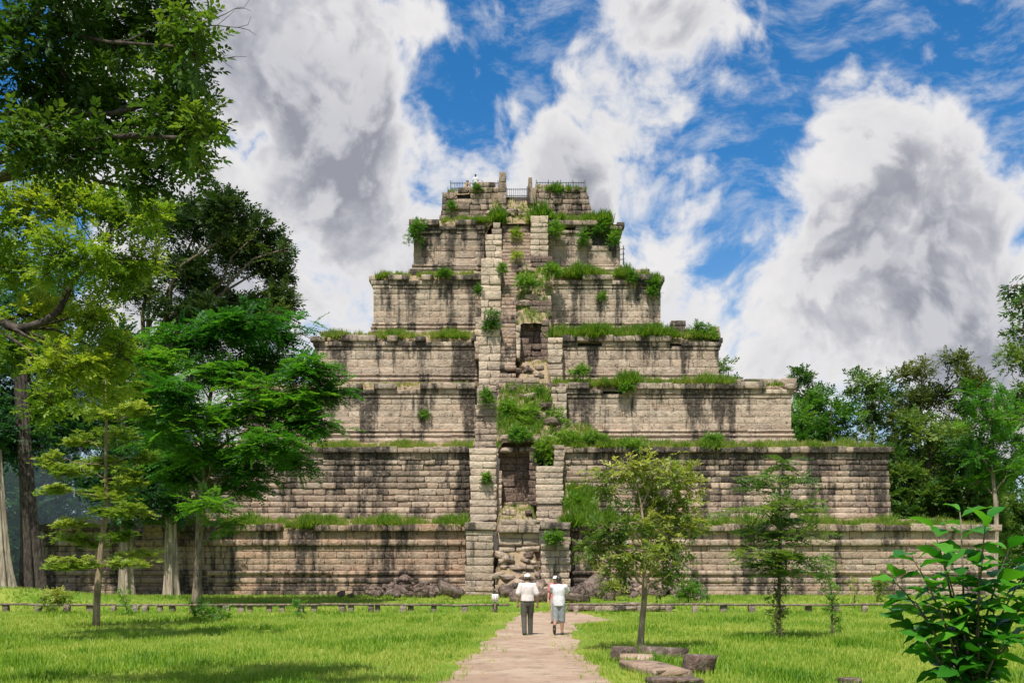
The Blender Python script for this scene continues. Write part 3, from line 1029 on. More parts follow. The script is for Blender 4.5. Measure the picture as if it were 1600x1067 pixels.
def make_tree(name, label, cat, base, trunk, clumps, T, leaf, lm, bm, group=None, tone=0.5, dens=1.0, sub=4, limb=0.5, shell=0.55,
              flat=0.35, upb=0.25, toneV=0.16, twigs=5, tr=0.012, fork=0.35, subr=0.55, sides=8, bare=()):
    """trunk: list of (point, radius); clumps: (centre, radii, sprays)"""
    root = empty(name, base)
    tag(root, label, cat, group)
    gb, gl = Geo(), Geo()
    tp = np.array([p for p, _ in trunk], float); trd = np.array([r for _, r in trunk], float)
    # smooth the trunk line
    k = max(2, len(tp) * 3); s = np.linspace(0, len(tp) - 1, k); i = np.minimum(s.astype(int), len(tp) - 2); f = (s - i)[:, None]
    P0 = tp[np.maximum(i - 1, 0)]; P1 = tp[i]; P2 = tp[i + 1]; P3 = tp[np.minimum(i + 2, len(tp) - 1)]
    line = 0.5 * (2 * P1 + (P2 - P0) * f + (2 * P0 - 5 * P1 + 4 * P2 - P3) * f ** 2 + (3 * P1 - P0 - 3 * P2 + P3) * f ** 3)
    lr = np.interp(s, np.arange(len(tp)), trd)
    gb.tube(line, lr, sides)
    z0, z1 = line[0, 2], line[-1, 2]
    for (c, r, n) in clumps:
        c = np.array(c, float); r = np.array(r, float) if np.ndim(r) else np.full(3, float(r))
        # limb from the trunk to the clump
        j = np.argmin(np.linalg.norm(line - c, axis=1) + 0.9 * np.maximum(0, line[:, 2] - c[2]) - fork * 0.0)
        j = max(0, j - int(fork * len(line) * 0.35))
        lw = max(0.015, min(lr[j] * limb, 0.10 * np.linalg.norm(c - line[j]) + 0.02))
        ln = wob_line(line[j], c, 7, 0.05, 0.06)
        gb.tube(ln, np.linspace(lw, lw * 0.35, 7), max(4, sides - 2), cap=False)
        ct = tone + rng.normal(0, toneV)
        for q in range(sub):
            dd = rng.normal(0, 1, 3); dd /= np.linalg.norm(dd)
            cc = c + dd * r * rng.uniform(0.35, 0.75)
            rr = r * subr * rng.uniform(0.7, 1.25)
            gb.tube(wob_line(c if q else ln[-2], cc, 5, 0.08), np.linspace(lw * 0.4, lw * 0.15, 5), 4, cap=False)
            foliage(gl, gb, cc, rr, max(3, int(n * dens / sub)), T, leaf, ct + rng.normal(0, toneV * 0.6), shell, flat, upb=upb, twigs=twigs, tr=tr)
    for bp in bare:      # bare twigs
        q = [np.array(x) for x in bp]
        for e in q[1:]:
            ln = wob_line(q[0], e, 5, 0.05)
            gb.tube(ln, np.linspace(tr * 0.9, tr * 0.3, 5), 4, cap=False)
            for j in range(4):
                k = rng.integers(2, 5); v = (e - q[0]) * rng.uniform(.2, .45) + rng.normal(0, .12 * np.linalg.norm(e - q[0]), 3)
                gb.tube(np.array([ln[k], ln[k] + v * .5 + rng.normal(0, .02, 3), ln[k] + v]), np.linspace(tr * .4, tr * .2, 3), 3, cap=False)
    b = np.array(base)
    for gg in (gb, gl):
        gg.v = [x - b.astype(np.float32) for x in gg.v]
    o = gb.obj('trunk', M[bm], root, smooth=True)
    o2 = gl.obj('crown', M[lm], root)
    return root


def pxc(lst, d, dj=1.0, k=1.0):
    """clumps given as (px, py, rx_px, ry_px, sprays[, depth offset])"""
    out = []
    for c in lst:
        x, y, rx, ry, n = c[:5]
        dd = d + (c[5] if len(c) > 5 else random.uniform(-dj, dj))
        p = P(x, y, dd)
        out.append((p, (rx / F * dd, 0.8 * (rx + ry) / 2 / F * dd, ry / F * dd), int(n * k)))
    return out


def pxt(lst, d):
    return [(P(x, y, d + (q[0] if q else 0)), r) for (x, y, r, *q) in lst]


# --- big dark tree overhanging the top left corner, its trunk just outside the frame
dA = 13.5
bA = Vector((-9.4, 13.9, 0.0))
make_tree('overhanging_tree', 'dark tree whose leafy boughs overhang the top left corner', 'tree', bA,
          [(bA, 0.36), (bA + Vector((0.15, 0, 2.5)), 0.27), (bA + Vector((0.4, -0.1, 5.0)), 0.20), (bA + Vector((0.9, -0.2, 6.9)), 0.13), (bA + Vector((1.9, -0.3, 8.4)), 0.075), (bA + Vector((3.4, -0.4, 9.6)), 0.035)],
          pxc([(40, 40, 90, 70, 190), (150, 50, 90, 70, 220), (250, 70, 80, 70, 230), (295, 60, 45, 55, 90), (60, 150, 90, 70, 230), (170, 160, 90, 70, 250), (265, 170, 70, 70, 230), (310, 200, 30, 50, 60),
               (40, 225, 70, 40, 140), (140, 240, 90, 40, 160), (230, 262, 60, 32, 90), (300, 240, 38, 40, 70), (100, -60, 110, 70, 170), (240, -60, 110, 70, 200), (330, -110, 90, 60, 120), (-60, 60, 90, 120, 200), (-90, 200, 90, 90, 150), (150, -190, 170, 90, 240), (0, -280, 200, 100, 260)], dA, 1.2, 1.15),
          TB, 0.27, 'leaf_dark', 'bark_dark', tone=0.55, sub=6, limb=0.36, bare=[(P(300, 40, dA), P(365, 15, dA), P(372, 42, dA)), (P(300, 90, dA), P(352, 92, dA - .2)), (P(300, 215, dA), P(352, 218, dA), P(345, 195, dA)), (P(310, 240, dA), P(330, 285, dA), P(318, 270, dA + .3))], shell=0.6, flat=0.2, upb=-0.05, toneV=0.20, twigs=7, tr=0.012, subr=0.5)

# --- lime green tree below it
dB = 27.0
bB = Vector((-16.8, 27.5, 0.0))
make_tree('lime_green_tree', 'lime green tree with dark arching boughs at the left edge', 'tree', bB,
          [(bB, 0.45), (bB + Vector((0.3, 0, 3.0)), 0.36), (P(-130, 560, 27.2), 0.24), (P(-20, 500, 27), 0.14), (P(28, 514, 26.8), 0.11), (P(85, 492, 26.8), 0.09), (P(112, 445, 27), 0.07), (P(150, 400, 27), 0.05), (P(175, 370, 27), 0.02)],
          pxc([(30, 330, 60, 45, 170), (110, 320, 60, 40, 150), (190, 335, 55, 40, 150), (235, 335, 32, 28, 50), (30, 420, 60, 50, 190), (110, 400, 60, 50, 180), (180, 420, 55, 45, 150), (225, 405, 30, 40, 50),
               (60, 500, 60, 35, 120), (150, 490, 45, 40, 110), (100, 560, 60, 40, 130), (160, 590, 55, 45, 130), (90, 630, 50, 25, 60), (190, 555, 32, 40, 60), (-40, 380, 80, 80, 200), (-60, 520, 70, 60, 130), (25, 560, 50, 30, 70)], dB, 2.0, 2.0),
          TB, 0.36, 'leaf_lime', 'bark_dark', tone=0.50, sub=5, limb=0.42, flat=0.3, upb=0.1, toneV=0.18, twigs=5, tr=0.016, subr=0.6)

# --- feathery tree in front of the pyramid
bD = on_ground(307, 948)
dD = bD.y
make_tree('feathery_tree', 'feathery bright green tree with pale forked trunk before the pyramid', 'tree', bD,
          [(bD, 0.30), (P(309, 900, dD), 0.20), (P(311, 840, dD), 0.19), (P(314, 790, dD), 0.17), (P(322, 740, dD), 0.15), (P(322, 680, dD), 0.13), (P(330, 610, dD), 0.09), (P(345, 540, dD), 0.04)],
          pxc([(375, 510, 60, 28, 120), (440, 525, 50, 22, 90), (300, 535, 60, 26, 110), (245, 560, 35, 18, 50), (400, 560, 70, 26, 130), (470, 580, 45, 20, 90), (330, 590, 70, 26, 120), (260, 610, 45, 22, 70), (505, 615, 30, 16, 50),
               (430, 620, 70, 24, 130), (370, 650, 60, 26, 110), (470, 660, 48, 22, 90), (290, 660, 55, 24, 90), (240, 690, 30, 18, 40), (420, 695, 55, 24, 100), (340, 715, 55, 24, 90), (460, 725, 26, 20, 50), (290, 745, 40, 22, 60), (370, 760, 40, 18, 60), (320, 790, 36, 14, 34), (280, 720, 30, 20, 40), (390, 735, 36, 16, 50), (350, 820, 20, 12, 16)], dD, 3.0, 2.6),
          TP, 0.95, 'leaf_fern', 'bark_brown', tone=0.50, sub=5, limb=0.5, flat=0.75, upb=0.02, toneV=0.2, twigs=3, tr=0.02, subr=0.62)

# --- young layered tree on the left lawn
bE = on_ground(150, 980)
dE = bE.y
lay = [(150, 880, 75, 9, 60), (215, 868, 42, 7, 34), (100, 882, 50, 7, 34), (150, 845, 60, 10, 60), (200, 838, 40, 8, 30), (110, 815, 42, 10, 40), (175, 800, 50, 11, 50), (215, 800, 26, 8, 20), (90, 770, 40, 10, 34), (150, 775, 60, 13, 60),
       (205, 745, 50, 14, 60), (230, 715, 34, 12, 40), (110, 735, 50, 13, 60), (75, 720, 28, 10, 26), (160, 715, 55, 14, 60), (185, 680, 48, 14, 50), (130, 690, 45, 13, 50), (165, 650, 48, 14, 50), (205, 640, 36, 12, 34), (170, 615, 36, 14, 40), (215, 605, 26, 10, 22), (165, 580, 24, 14, 24)]
make_tree('layered_sapling', 'slim young tree with flat layered branches on the left lawn', 'tree', bE,
          [(bE, 0.13), (P(152, 930, dE), 0.11), (P(156, 880, dE), 0.10), (P(161, 830, dE), 0.09), (P(168, 790, dE), 0.08), (P(165, 740, dE), 0.06), (P(166, 660, dE), 0.045), (P(165, 570, dE), 0.015)],
          pxc([(a, b, c, d * 1.35, e) for a, b, c, d, e in lay], dE, 1.0, 4.6), TR, 0.26, 'leaf_layer', 'bark_tan', tone=0.52, sub=4, limb=0.35, flat=0.8, upb=0.1, toneV=0.16, twigs=4, tr=0.012, fork=0.1, subr=0.6)

# --- young tree with yellowish leaves by the stone edging
bK = on_ground(1000, 1017)
dK = bK.y
make_tree('yellow_leaved_sapling', 'young leaning tree with yellowish leaves beside the stone kerb', 'tree', bK,
          [(bK, 0.085), (P(1003, 975, dK), 0.07), (P(1007, 930, dK), 0.065), (P(1006, 890, dK), 0.055), (P(1008, 850, dK), 0.04), (P(1000, 780, dK), 0.025), (P(985, 710, dK), 0.01)],
          pxc([(985, 725, 32, 30, 60), (1030, 740, 40, 28, 60), (1075, 745, 30, 24, 36), (950, 760, 28, 26, 40), (1000, 780, 42, 30, 70), (1060, 790, 42, 26, 60), (960, 815, 42, 26, 70), (1020, 825, 45, 28, 80), (1075, 820, 34, 18, 36),
               (950, 850, 38, 26, 60), (1000, 865, 40, 26, 60), (1045, 862, 32, 26, 54), (930, 870, 24, 18, 26), (965, 888, 22, 18, 30), (1040, 900, 26, 16, 26), (1062, 880, 22, 16, 24), (1090, 760, 18, 12, 12)], dK, 0.7, 1.7),
          TB, 0.28, 'leaf_yellow', 'bark_tan', tone=0.50, sub=4, limb=0.5, flat=0.35, upb=-0.1, toneV=0.22, twigs=5, tr=0.008, subr=0.62)

# --- feathery sapling and two slim shrubs on the right lawn
bL = on_ground(1216, 998)
dL = bL.y
make_tree('feathery_sapling', 'thin feathery sapling on the right lawn, taller of two', 'tree', bL,
          [(bL, 0.06), (P(1217, 930, dL), 0.05), (P(1219, 860, dL), 0.045), (P(1218, 790, dL), 0.035), (P(1221, 720, dL), 0.01)],
          pxc([(1222, 722, 8, 16, 12), (1195, 748, 20, 6, 14), (1245, 752, 26, 6, 16), (1185, 765, 22, 6, 14), (1235, 785, 34, 7, 20), (1185, 800, 34, 7, 20), (1255, 800, 36, 7, 20), (1220, 815, 40, 8, 26), (1180, 832, 38, 8, 24), (1255, 838, 30, 8, 20), (1215, 845, 42, 9, 30),
               (1190, 868, 40, 9, 30), (1245, 872, 30, 8, 22), (1215, 890, 34, 10, 26), (1185, 882, 24, 8, 14), (1250, 892, 18, 7, 12)], dL, 0.5, 1.5),
          TP, 0.55, 'leaf_forest', 'bark_brown', tone=0.66, sub=3, limb=0.35, flat=0.8, upb=0.12, toneV=0.12, twigs=2, tr=0.008, fork=0.05, subr=0.7)


def shrub(name, label, px, py, parts_, T, leaf, lm, tone=0.5, base=None, stem=0.03, cat='shrub', group=None, dj=0.3, sub=3, flat=0.3, bm='bark_brown', upb=0.25):
    b = base if base is not None else on_ground(px, py)
    d = b.y
    top = parts_[0]
    tipz = min(p[1] for p in parts_)
    make_tree(name, label, cat, b, [(b, stem), (P(px, (py + tipz) / 2, d), stem * 0.7), (P(parts_[0][0], tipz + parts_[0][3] * 0.5, d), stem * 0.25)],
              pxc(parts_, d, dj), T, leaf, lm, bm, group, tone=tone, sub=sub, flat=flat, upb=upb, toneV=0.14, twigs=4, tr=stem * 0.25, subr=0.65, sides=6)


shrub('column_shrub', 'narrow leafy shrub climbing the foot of the feathery sapling', 1214, 1000,
      [(1220, 905, 14, 16, 50), (1214, 930, 14, 16, 44), (1220, 950, 12, 14, 40), (1212, 970, 14, 14, 50), (1218, 988, 14, 10, 40)], TB, 0.16, 'leaf_olive', 0.5, base=Vector(bL) + Vector((0.10, -0.25, 0)))
shrub('bright_slim_shrub', 'slim bright green shrub on the right lawn, shorter of two', 1300, 992,
      [(1294, 880, 16, 16, 60), (1292, 905, 18, 16, 70), (1300, 925, 15, 15, 60), (1302, 950, 11, 14, 40), (1302, 973, 11, 12, 36), (1306, 987, 10, 6, 16)], TB, 0.16, 'leaf_bush', 0.55)
shrub('yellow_shrub', 'round yellowish shrub on the left lawn near the grassy hump', 82, 958, [(88, 930, 20, 13, 90), (72, 942, 14, 10, 50), (98, 940, 14, 12, 60), (80, 952, 12, 6, 24)], TB, 0.26, 'leaf_yellow', 0.50)
shrub('low_spreading_bush', 'low spreading dark green bush right of the feathery tree trunk', 335, 970, [(325, 958, 22, 9, 90), (348, 962, 20, 9, 80), (308, 955, 12, 14, 50)], TB, 0.26, 'leaf_bush', 0.38)
shrub('small_lawn_plant', 'small leafy plant on the lawn between the two pale trunks', 197, 962, [(196, 935, 14, 10, 26), (200, 948, 9, 8, 16), (190, 925, 8, 6, 10)], TB, 0.30, 'leaf_bush', 0.45)
shrub('rail_sapling', 'tiny dark sapling standing in front of the left rail', 466, 966, [(470, 940, 7, 6, 14), (464, 952, 8, 8, 18), (470, 948, 8, 5, 10)], TB, 0.28, 'leaf_bush', 0.40)
shrub('rubble_yellow_shrub', 'pale yellow green shrub growing in the rubble behind the sapling', 957, 938, [(957, 912, 18, 14, 60), (946, 920, 10, 10, 30), (968, 918, 12, 12, 36), (957, 928, 10, 6, 16)], TB, 0.36, 'leaf_yellow', 0.60)
shrub('rubble_green_bush', 'bright green bush at the pyramid foot right of the sapling', 1076, 942, [(1076, 922, 20, 14, 90), (1092, 928, 12, 10, 40), (1062, 930, 10, 8, 30)], TB, 0.36, 'leaf_bush', 0.52)
shrub('fence_sprout', 'thin sprout in front of the right rail beyond the yellowish tree', 1104, 955, [(1104, 930, 8, 8, 16), (1106, 942, 7, 8, 14)], TB, 0.26, 'leaf_bush', 0.40)
shrub('wall_foot_sprout', 'thin yellow sprout at the wall foot left of the big leafy plant', 1335, 950, [(1334, 912, 9, 8, 16), (1337, 928, 7, 10, 12)], TB, 0.3, 'leaf_yellow', 0.55)
shrub('edge_bush', 'light green bush at the wall foot behind the big leafy plant', 1372, 940, [(1372, 908, 14, 12, 40), (1380, 922, 14, 12, 40)], TB, 0.36, 'leaf_lime', 0.50)

# --- big-leaved plant in the right foreground: every leaf its own object
def leaf_mesh(seed):
    r = random.Random(seed)
    g = Geo(); L = 1.0; n = 8
    ws = [0.03, 0.13, 0.24, 0.30, 0.30, 0.24, 0.13, 0.0]
    v = []; bend = r.uniform(0.15, 0.45); cup = r.uniform(0.15, 0.35)
    for i in range(n):
        t = i / (n - 1); z = -bend * t * t + 0.05
        wv = 0.03 * math.sin(i * 2.2 + seed)
        w = ws[i] * r.uniform(0.92, 1.08)
        v += [(t, -w, z + cup * w + wv), (t, 0, z), (t, w, z + cup * w - wv)]
    q = []
    for i in range(n - 1):
        a = i * 3
        q += [(a, a + 3, a + 4, a + 1), (a + 1, a + 4, a + 5, a + 2)]
    tn = r.uniform(0.3, 0.9)
    g.add(v, q, attr=(tn, 0, 0, 1))
    return g.mesh('leaf', M['leaf_big'], smooth=True)


def big_plant():
    d = 11.5
    b = Vector((px_x(1520, d), d, 0))
    root = empty('big_leaved_plant', b)
    tag(root, 'large glossy-leaved plant filling the bottom right corner', 'plant')
    g = Geo()
    lm = [leaf_mesh(s) for s in range(14)]
    stems = []
    ends = [(1500, 800), (1460, 830), (1425, 870), (1395, 905), (1540, 815), (1580, 850), (1600, 900), (1475, 880), (1530, 880), (1560, 930), (1430, 940), (1400, 960), (1480, 950), (1620, 960), (1510, 960), (1445, 1000), (1570, 1000), (1640, 880), (1530, 1020), (1490, 1040)]
    nl = 0
    for i, (x, y) in enumerate(ends):
        e = np.array(P(x, y, d + random.uniform(-0.45, 0.45))) - np.array(b)
        s0 = np.array([random.uniform(-.12, .12), random.uniform(-.12, .12), 0])
        m = s0 * 0.4 + np.array([e[0] * 0.30, e[1] * 0.3, e[2] * 0.62])
        t = np.linspace(0, 1, 9)[:, None]
        ln = (1 - t) ** 2 * s0 + 2 * t * (1 - t) * m + t * t * e
        g.tube(ln, np.linspace(0.020, 0.006, 9), 6)
        k = 15
        for j in range(k):
            f = 0.30 + 0.70 * (j / (k - 1)) ** 0.85
            if nl >= 298: break
            idx = f * 8; a0 = min(7, int(idx)); p = ln[a0] + (ln[a0 + 1] - ln[a0]) * (idx - a0)
            tan = ln[a0 + 1] - ln[a0]; tan /= np.linalg.norm(tan)
            ang = j * 2.4 + i
            dirv = np.array([math.cos(ang), math.sin(ang), 0.10]) * 0.9 + tan * (0.35 if j < k - 2 else 0.9)
            dirv[2] += random.uniform(-0.55, 0.25)
            X = Vector(dirv).normalized(); Z = (Vector((0, 0, 1)) + Vector((random.gauss(0, .3), random.gauss(0, .3), 0)))
            Y = Z.cross(X).normalized(); Z = X.cross(Y)
            o = bpy.data.objects.new('leaf', lm[(i * 5 + j) % len(lm)])
            L = random.uniform(0.22, 0.38)
            mat = Matrix((X, Y, Z)).transposed().to_4x4()
            o.matrix_local = Matrix.Translation(Vector(p) + X * 0.02) @ mat @ Matrix.Scale(L, 4)
            o.parent = root
            col.objects.link(o); nl += 1
    o = g.obj('stem', M['bark_brown'], root, smooth=True)


big_plant()

M['leaf_olive2'] = leaf_mat('dusky_leaf', (0.022, 0.050, 0.016), (0.065, 0.115, 0.032), (0.19, 0.25, 0.07), 0.35)

# --- pale fluted trunks by the wall and the tall forest trees behind
def fluted(name, label, px, pyb, pyt, w_b, w_t, bm, crown, lm, dd, T=TB, leaf=0.8, tone=0.4, lean=0, roots=5, group=None, topz=None, sz=0.66):
    b = Vector((px_x(px, dd), dd, gz(px_x(px, dd), dd)))
    root = empty(name, b)
    tag(root, label, 'tree', group)
    g = Geo(); n = 14; sides = 44
    H = px_z(pyt, dd) - b.z
    vs = []
    for i in range(n):
        t = i / (n - 1); z = H * t - 0.1
        r = w_t + (w_b - w_t) * math.exp(-t * 5.0)
        for k in range(sides):
            a = 2 * math.pi * k / sides
            fl = 1 + (0.26 * math.exp(-t * 3.0) + 0.07) * math.cos(roots * a + 0.7 * math.sin(3 * t)) + 0.10 * math.cos(11 * a + t)
            vs.append((math.cos(a) * r * fl + lean * t, math.sin(a) * r * fl, z))
    q = [(i * sides + k, i * sides + (k + 1) % sides, (i + 1) * sides + (k + 1) % sides, (i + 1) * sides + k) for i in range(n - 1) for k in range(sides)]
    g.add(vs, q)
    gl = Geo()
    tip = np.array((lean, 0, H))
    for (c, r, m) in crown:
        c = np.array(c) - np.array(b); ct = tone + rng.normal(0, 0.16)
        g.tube(wob_line(tip * 0.97, c, 7, 0.05, 0.05), np.linspace(w_t * 0.5, 0.05, 7), 6, cap=False)
        for s in range(4):
            dv = rng.normal(0, 1, 3); dv /= np.linalg.norm(dv)
            cc = c + dv * np.array(r) * rng.uniform(.4, .75)
            g.tube(wob_line(c, cc, 4, 0.1), np.linspace(0.07, 0.03, 4), 4, cap=False)
            foliage(gl, g, cc, np.array(r) * sz * rng.uniform(.75, 1.2), m // 2, T, leaf, ct + rng.normal(0, 0.1), 0.6, 0.35, twigs=3, tr=0.03)
    g.obj('trunk', M[bm], root, smooth=True)
    gl.obj('crown', M[lm], root)


fluted('pale_trunk_tree', 'tall tree with pale fluted trunk, right of the two by the wall', 267, 936, 700, 0.46, 0.30, 'bark_pale',
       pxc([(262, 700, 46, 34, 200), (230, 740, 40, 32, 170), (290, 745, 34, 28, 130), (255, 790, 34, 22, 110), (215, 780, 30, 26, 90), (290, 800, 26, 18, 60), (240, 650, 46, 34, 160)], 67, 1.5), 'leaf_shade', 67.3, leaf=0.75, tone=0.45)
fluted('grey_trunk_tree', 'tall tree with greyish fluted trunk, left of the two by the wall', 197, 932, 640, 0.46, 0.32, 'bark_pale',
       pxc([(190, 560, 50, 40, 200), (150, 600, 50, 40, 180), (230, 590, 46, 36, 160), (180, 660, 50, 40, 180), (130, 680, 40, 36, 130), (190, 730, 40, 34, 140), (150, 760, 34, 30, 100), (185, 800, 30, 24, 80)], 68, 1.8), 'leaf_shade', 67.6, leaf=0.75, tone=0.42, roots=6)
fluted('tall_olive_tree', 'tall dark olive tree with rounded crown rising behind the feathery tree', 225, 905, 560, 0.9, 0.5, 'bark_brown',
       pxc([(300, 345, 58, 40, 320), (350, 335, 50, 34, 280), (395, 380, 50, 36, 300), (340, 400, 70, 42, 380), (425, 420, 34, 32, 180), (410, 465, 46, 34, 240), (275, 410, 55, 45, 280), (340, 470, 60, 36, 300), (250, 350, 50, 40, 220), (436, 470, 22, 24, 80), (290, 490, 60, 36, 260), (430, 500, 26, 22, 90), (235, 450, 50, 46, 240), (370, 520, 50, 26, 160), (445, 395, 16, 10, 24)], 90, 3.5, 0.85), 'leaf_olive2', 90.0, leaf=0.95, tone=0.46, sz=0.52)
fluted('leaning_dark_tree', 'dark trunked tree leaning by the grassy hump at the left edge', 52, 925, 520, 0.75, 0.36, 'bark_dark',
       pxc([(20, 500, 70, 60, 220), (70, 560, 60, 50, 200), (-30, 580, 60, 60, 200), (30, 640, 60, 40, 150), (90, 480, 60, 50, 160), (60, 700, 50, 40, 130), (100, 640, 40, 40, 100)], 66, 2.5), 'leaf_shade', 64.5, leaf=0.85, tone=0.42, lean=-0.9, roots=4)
fluted('pale_root_tree', 'pale buttressed trunk cut by the left edge of the picture', 10, 930, 700, 0.6, 0.28, 'bark_pale',
       pxc([(-60, 640, 60, 50, 160), (-10, 700, 50, 40, 140), (-90, 560, 70, 60, 200)], 64, 2.0), 'leaf_shade', 62.5, leaf=0.85, tone=0.4, lean=-0.6, roots=5)


def forest_tree(label, px, d, pyt, wpx, lm, tone=0.45, n=900, group='trees of the forest behind the pyramid', bm='bark_brown', low=0.25, leaf=1.1, T=TB, hgt=None, tr=0.35, lean=0.0):
    x = px_x(px, d); b = Vector((x, d, gz(x, d)))
    H = px_z(pyt, d) - b.z; R = wpx / F * d / 2
    cl = []
    k = 15
    for i in range(k):
        t = low + (0.95 - low) * (i + random.uniform(0, 1)) / k
        prof = math.sin(math.pi * min(1, (t - low) / (1 - low) * 0.80 + 0.16)) ** 0.7
        a = i * 2.4 + random.random()
        rr = R * prof * random.uniform(0.35, 0.75)
        s = R * random.uniform(0.36, 0.56)
        cl.append(((x + math.cos(a) * rr + lean * t * H, d + math.sin(a) * rr, b.z + H * t), (s, s, s * 0.72), int(n * 1.9) // k))
    make_tree('forest_tree', label, 'tree', b, [(b, tr), (b + Vector((0.2 + lean * H * 0.3, 0, H * 0.35)), tr * 0.75), (b + Vector((-0.2 + lean * H * 0.6, 0, H * 0.65)), tr * 0.5), (b + Vector((lean * H, 0, H * 0.93)), 0.06)], cl, T, leaf, lm, bm, group,
              tone=tone, sub=4, limb=0.5, flat=0.3, toneV=0.16, twigs=2, tr=0.04, subr=0.62, sides=7)


LB_ = 'forest behind the pyramid'
for a in [
    ('round dark green tree rising just right of the third tier', 1262, 118, 575, 100, 'leaf_forest', 0.42, 1100),
    ('mid green tree below the round one beside the second tier', 1300, 112, 610, 130, 'leaf_bush', 0.34, 1300),
    ('broad green tree between the round tree and the olive trees', 1365, 116, 575, 150, 'leaf_forest', 0.55, 1300),
    ('olive brown topped tree right of the broad green tree', 1440, 112, 562, 120, 'leaf_olive', 0.50, 1200),
    ('tall loose olive tree with thin top at the right', 1510, 108, 545, 110, 'leaf_olive', 0.55, 900),
    ('lighter green tree with pale bare limbs beside the second tier corner', 1455, 100, 640, 130, 'leaf_forest', 0.72, 1200),
    ('dark tree at the right edge of the picture', 1610, 104, 540, 130, 'leaf_forest', 0.50, 1300),
    ('leafy tree low behind the corner of the second tier', 1405, 98, 705, 100, 'leaf_forest', 0.45, 900),
    ('low round tree closing the gap right of the third tier', 1248, 104, 640, 110, 'leaf_bush', 0.30, 900),
    ('small tree showing over the right end of the fourth tier', 1138, 122, 555, 46, 'leaf_forest', 0.55, 420),
    ('dark green tree behind the pale right hand trunk', 1520, 96, 680, 120, 'leaf_forest', 0.48, 1100),
]:
    forest_tree(*a, leaf=1.0, low=0.12)
forest_tree('right hand tree with a pale forked trunk and bright sprays', 1553, 88, 600, 110, 'leaf_fern', 0.5, 520, bm='bark_pale', low=0.50, leaf=1.0, T=TP, tr=0.26)
for a in [
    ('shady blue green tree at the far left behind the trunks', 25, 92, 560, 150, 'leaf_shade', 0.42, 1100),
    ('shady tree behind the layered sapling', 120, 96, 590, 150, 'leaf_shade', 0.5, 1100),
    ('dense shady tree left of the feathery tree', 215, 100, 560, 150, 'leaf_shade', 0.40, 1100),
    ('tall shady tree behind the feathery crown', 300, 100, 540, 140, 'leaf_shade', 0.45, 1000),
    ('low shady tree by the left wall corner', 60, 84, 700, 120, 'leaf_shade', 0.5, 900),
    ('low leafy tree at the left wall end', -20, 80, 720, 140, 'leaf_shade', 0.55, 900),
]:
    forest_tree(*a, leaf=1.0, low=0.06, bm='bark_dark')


# far wood closing the horizon: one mass
def far_wood():
    g = Geo()
    n = 15000
    a = rng.uniform(-1.25, 1.25, n); d = 150 + rng.uniform(0, 60, n)
    x = np.sin(a) * d; y = np.cos(a) * d
    h = (9 + 4 * np.sin(a * 17) + 3 * np.sin(a * 41 + 1)) * rng.uniform(0, 1, n) ** 0.7
    dirs = rng.normal(0, 1, (n, 3)); dirs[:, 2] += 0.4
    tone = 0.42 + 0.2 * np.sin(a * 60) * np.cos(h * 0.8) + rng.normal(0, .08, n)
    place(g, TB[0], np.stack([x, y, h], -1), dirs, rng.uniform(2.0, 3.6, n), tone)
    tag(g.obj('far_wood', M['leaf_forest']), 'far-off dark green wood closing the horizon on both sides', 'wood', kind='stuff')


far_wood()
# ------------------------------------------------------------------ grass
def tuft_place(g, pos, h, tone, up=None, T=TT, roll=0.25):
    n = len(pos); a = rng.uniform(0, 2 * np.pi, n)
    dirs = np.stack([np.cos(a), np.sin(a), np.zeros(n)], -1)
    k = rng.integers(0, len(T), n)
    for i in range(len(T)):
        m = k == i
        u = None if up is None else up[m]
        X = dirs[m]
        if m.sum() == 0: continue
        U = np.tile(np.array([0, 0, 1.0]), (m.sum(), 1)) if u is None else u
        U = U + rng.normal(0, roll, (m.sum(), 3)) * 0.5
        U /= np.linalg.norm(U, axis=1, keepdims=True)
        X = X - U * (X * U).sum(1, keepdims=True)
        place(g, T[i], pos[m], X, h[m], tone[m], up=U, roll=0.0)


TL = [tmpl_tuft(6, s, 0.75, 0.055) for s in (21, 22, 23)]


def lawn():
    g = Geo()
    N = 96000
    t = rng.uniform(0, 1, N)
    d = 1.0 / np.sqrt((1 / 13.0 ** 2) * (1 - t) + (1 / 69.0 ** 2) * t)       # density falls with distance
    d = np.where(rng.uniform(0, 1, N) < 0.5, rng.uniform(20, 69, N), d)
    x = rng.uniform(-1, 1, N) * (0.54 * d + 6.0)
    l, r = path_edges(d)
    inside = (x > l) & (x < r) & (d < 49)
    edge = np.minimum(np.abs(x - l), np.abs(x - r))
    keep = ~inside | (rng.uniform(0, 1, N) < 0.8 * np.exp(-edge / 0.15))
    keep &= ~((d > 66.5) & (np.abs(x) < 32))
    d, x, edge, inside = d[keep], x[keep], edge[keep], inside[keep]
    n = len(d)
    pat = nz2(x * 0.35, d * 0.22, 1.0, 3.1) + 0.6 * nz2(x * 1.2, d * 0.7, 1.0, 1.3)
    tone = 0.64 - 0.30 * pat + rng.normal(0, 0.15, n)
    tall = np.clip(pat * 0.9, 0, 1)
    near = np.clip((24 - d) / 10, 0, 1)
    tone -= 0.12 * near * (np.abs(x) > 3.2)
    h = (0.075 + 0.06 * rng.uniform(0, 1, n) + 0.13 * tall * rng.uniform(.4, 1, n) + 0.0011 * d)
    h *= np.where(edge < 0.5, 0.7, 1.0)
    tone = np.where((edge < 0.9) & (d < 49), tone + 0.15, tone)
    tuft_place(g, np.stack([x, d, ground_z(x, d) - 0.01], -1), h, tone, T=TL)
    tag(g.obj('lawn_grass', M['grass']), 'bright green lawn grass on both sides of the path', 'grass', kind='stuff')


lawn()


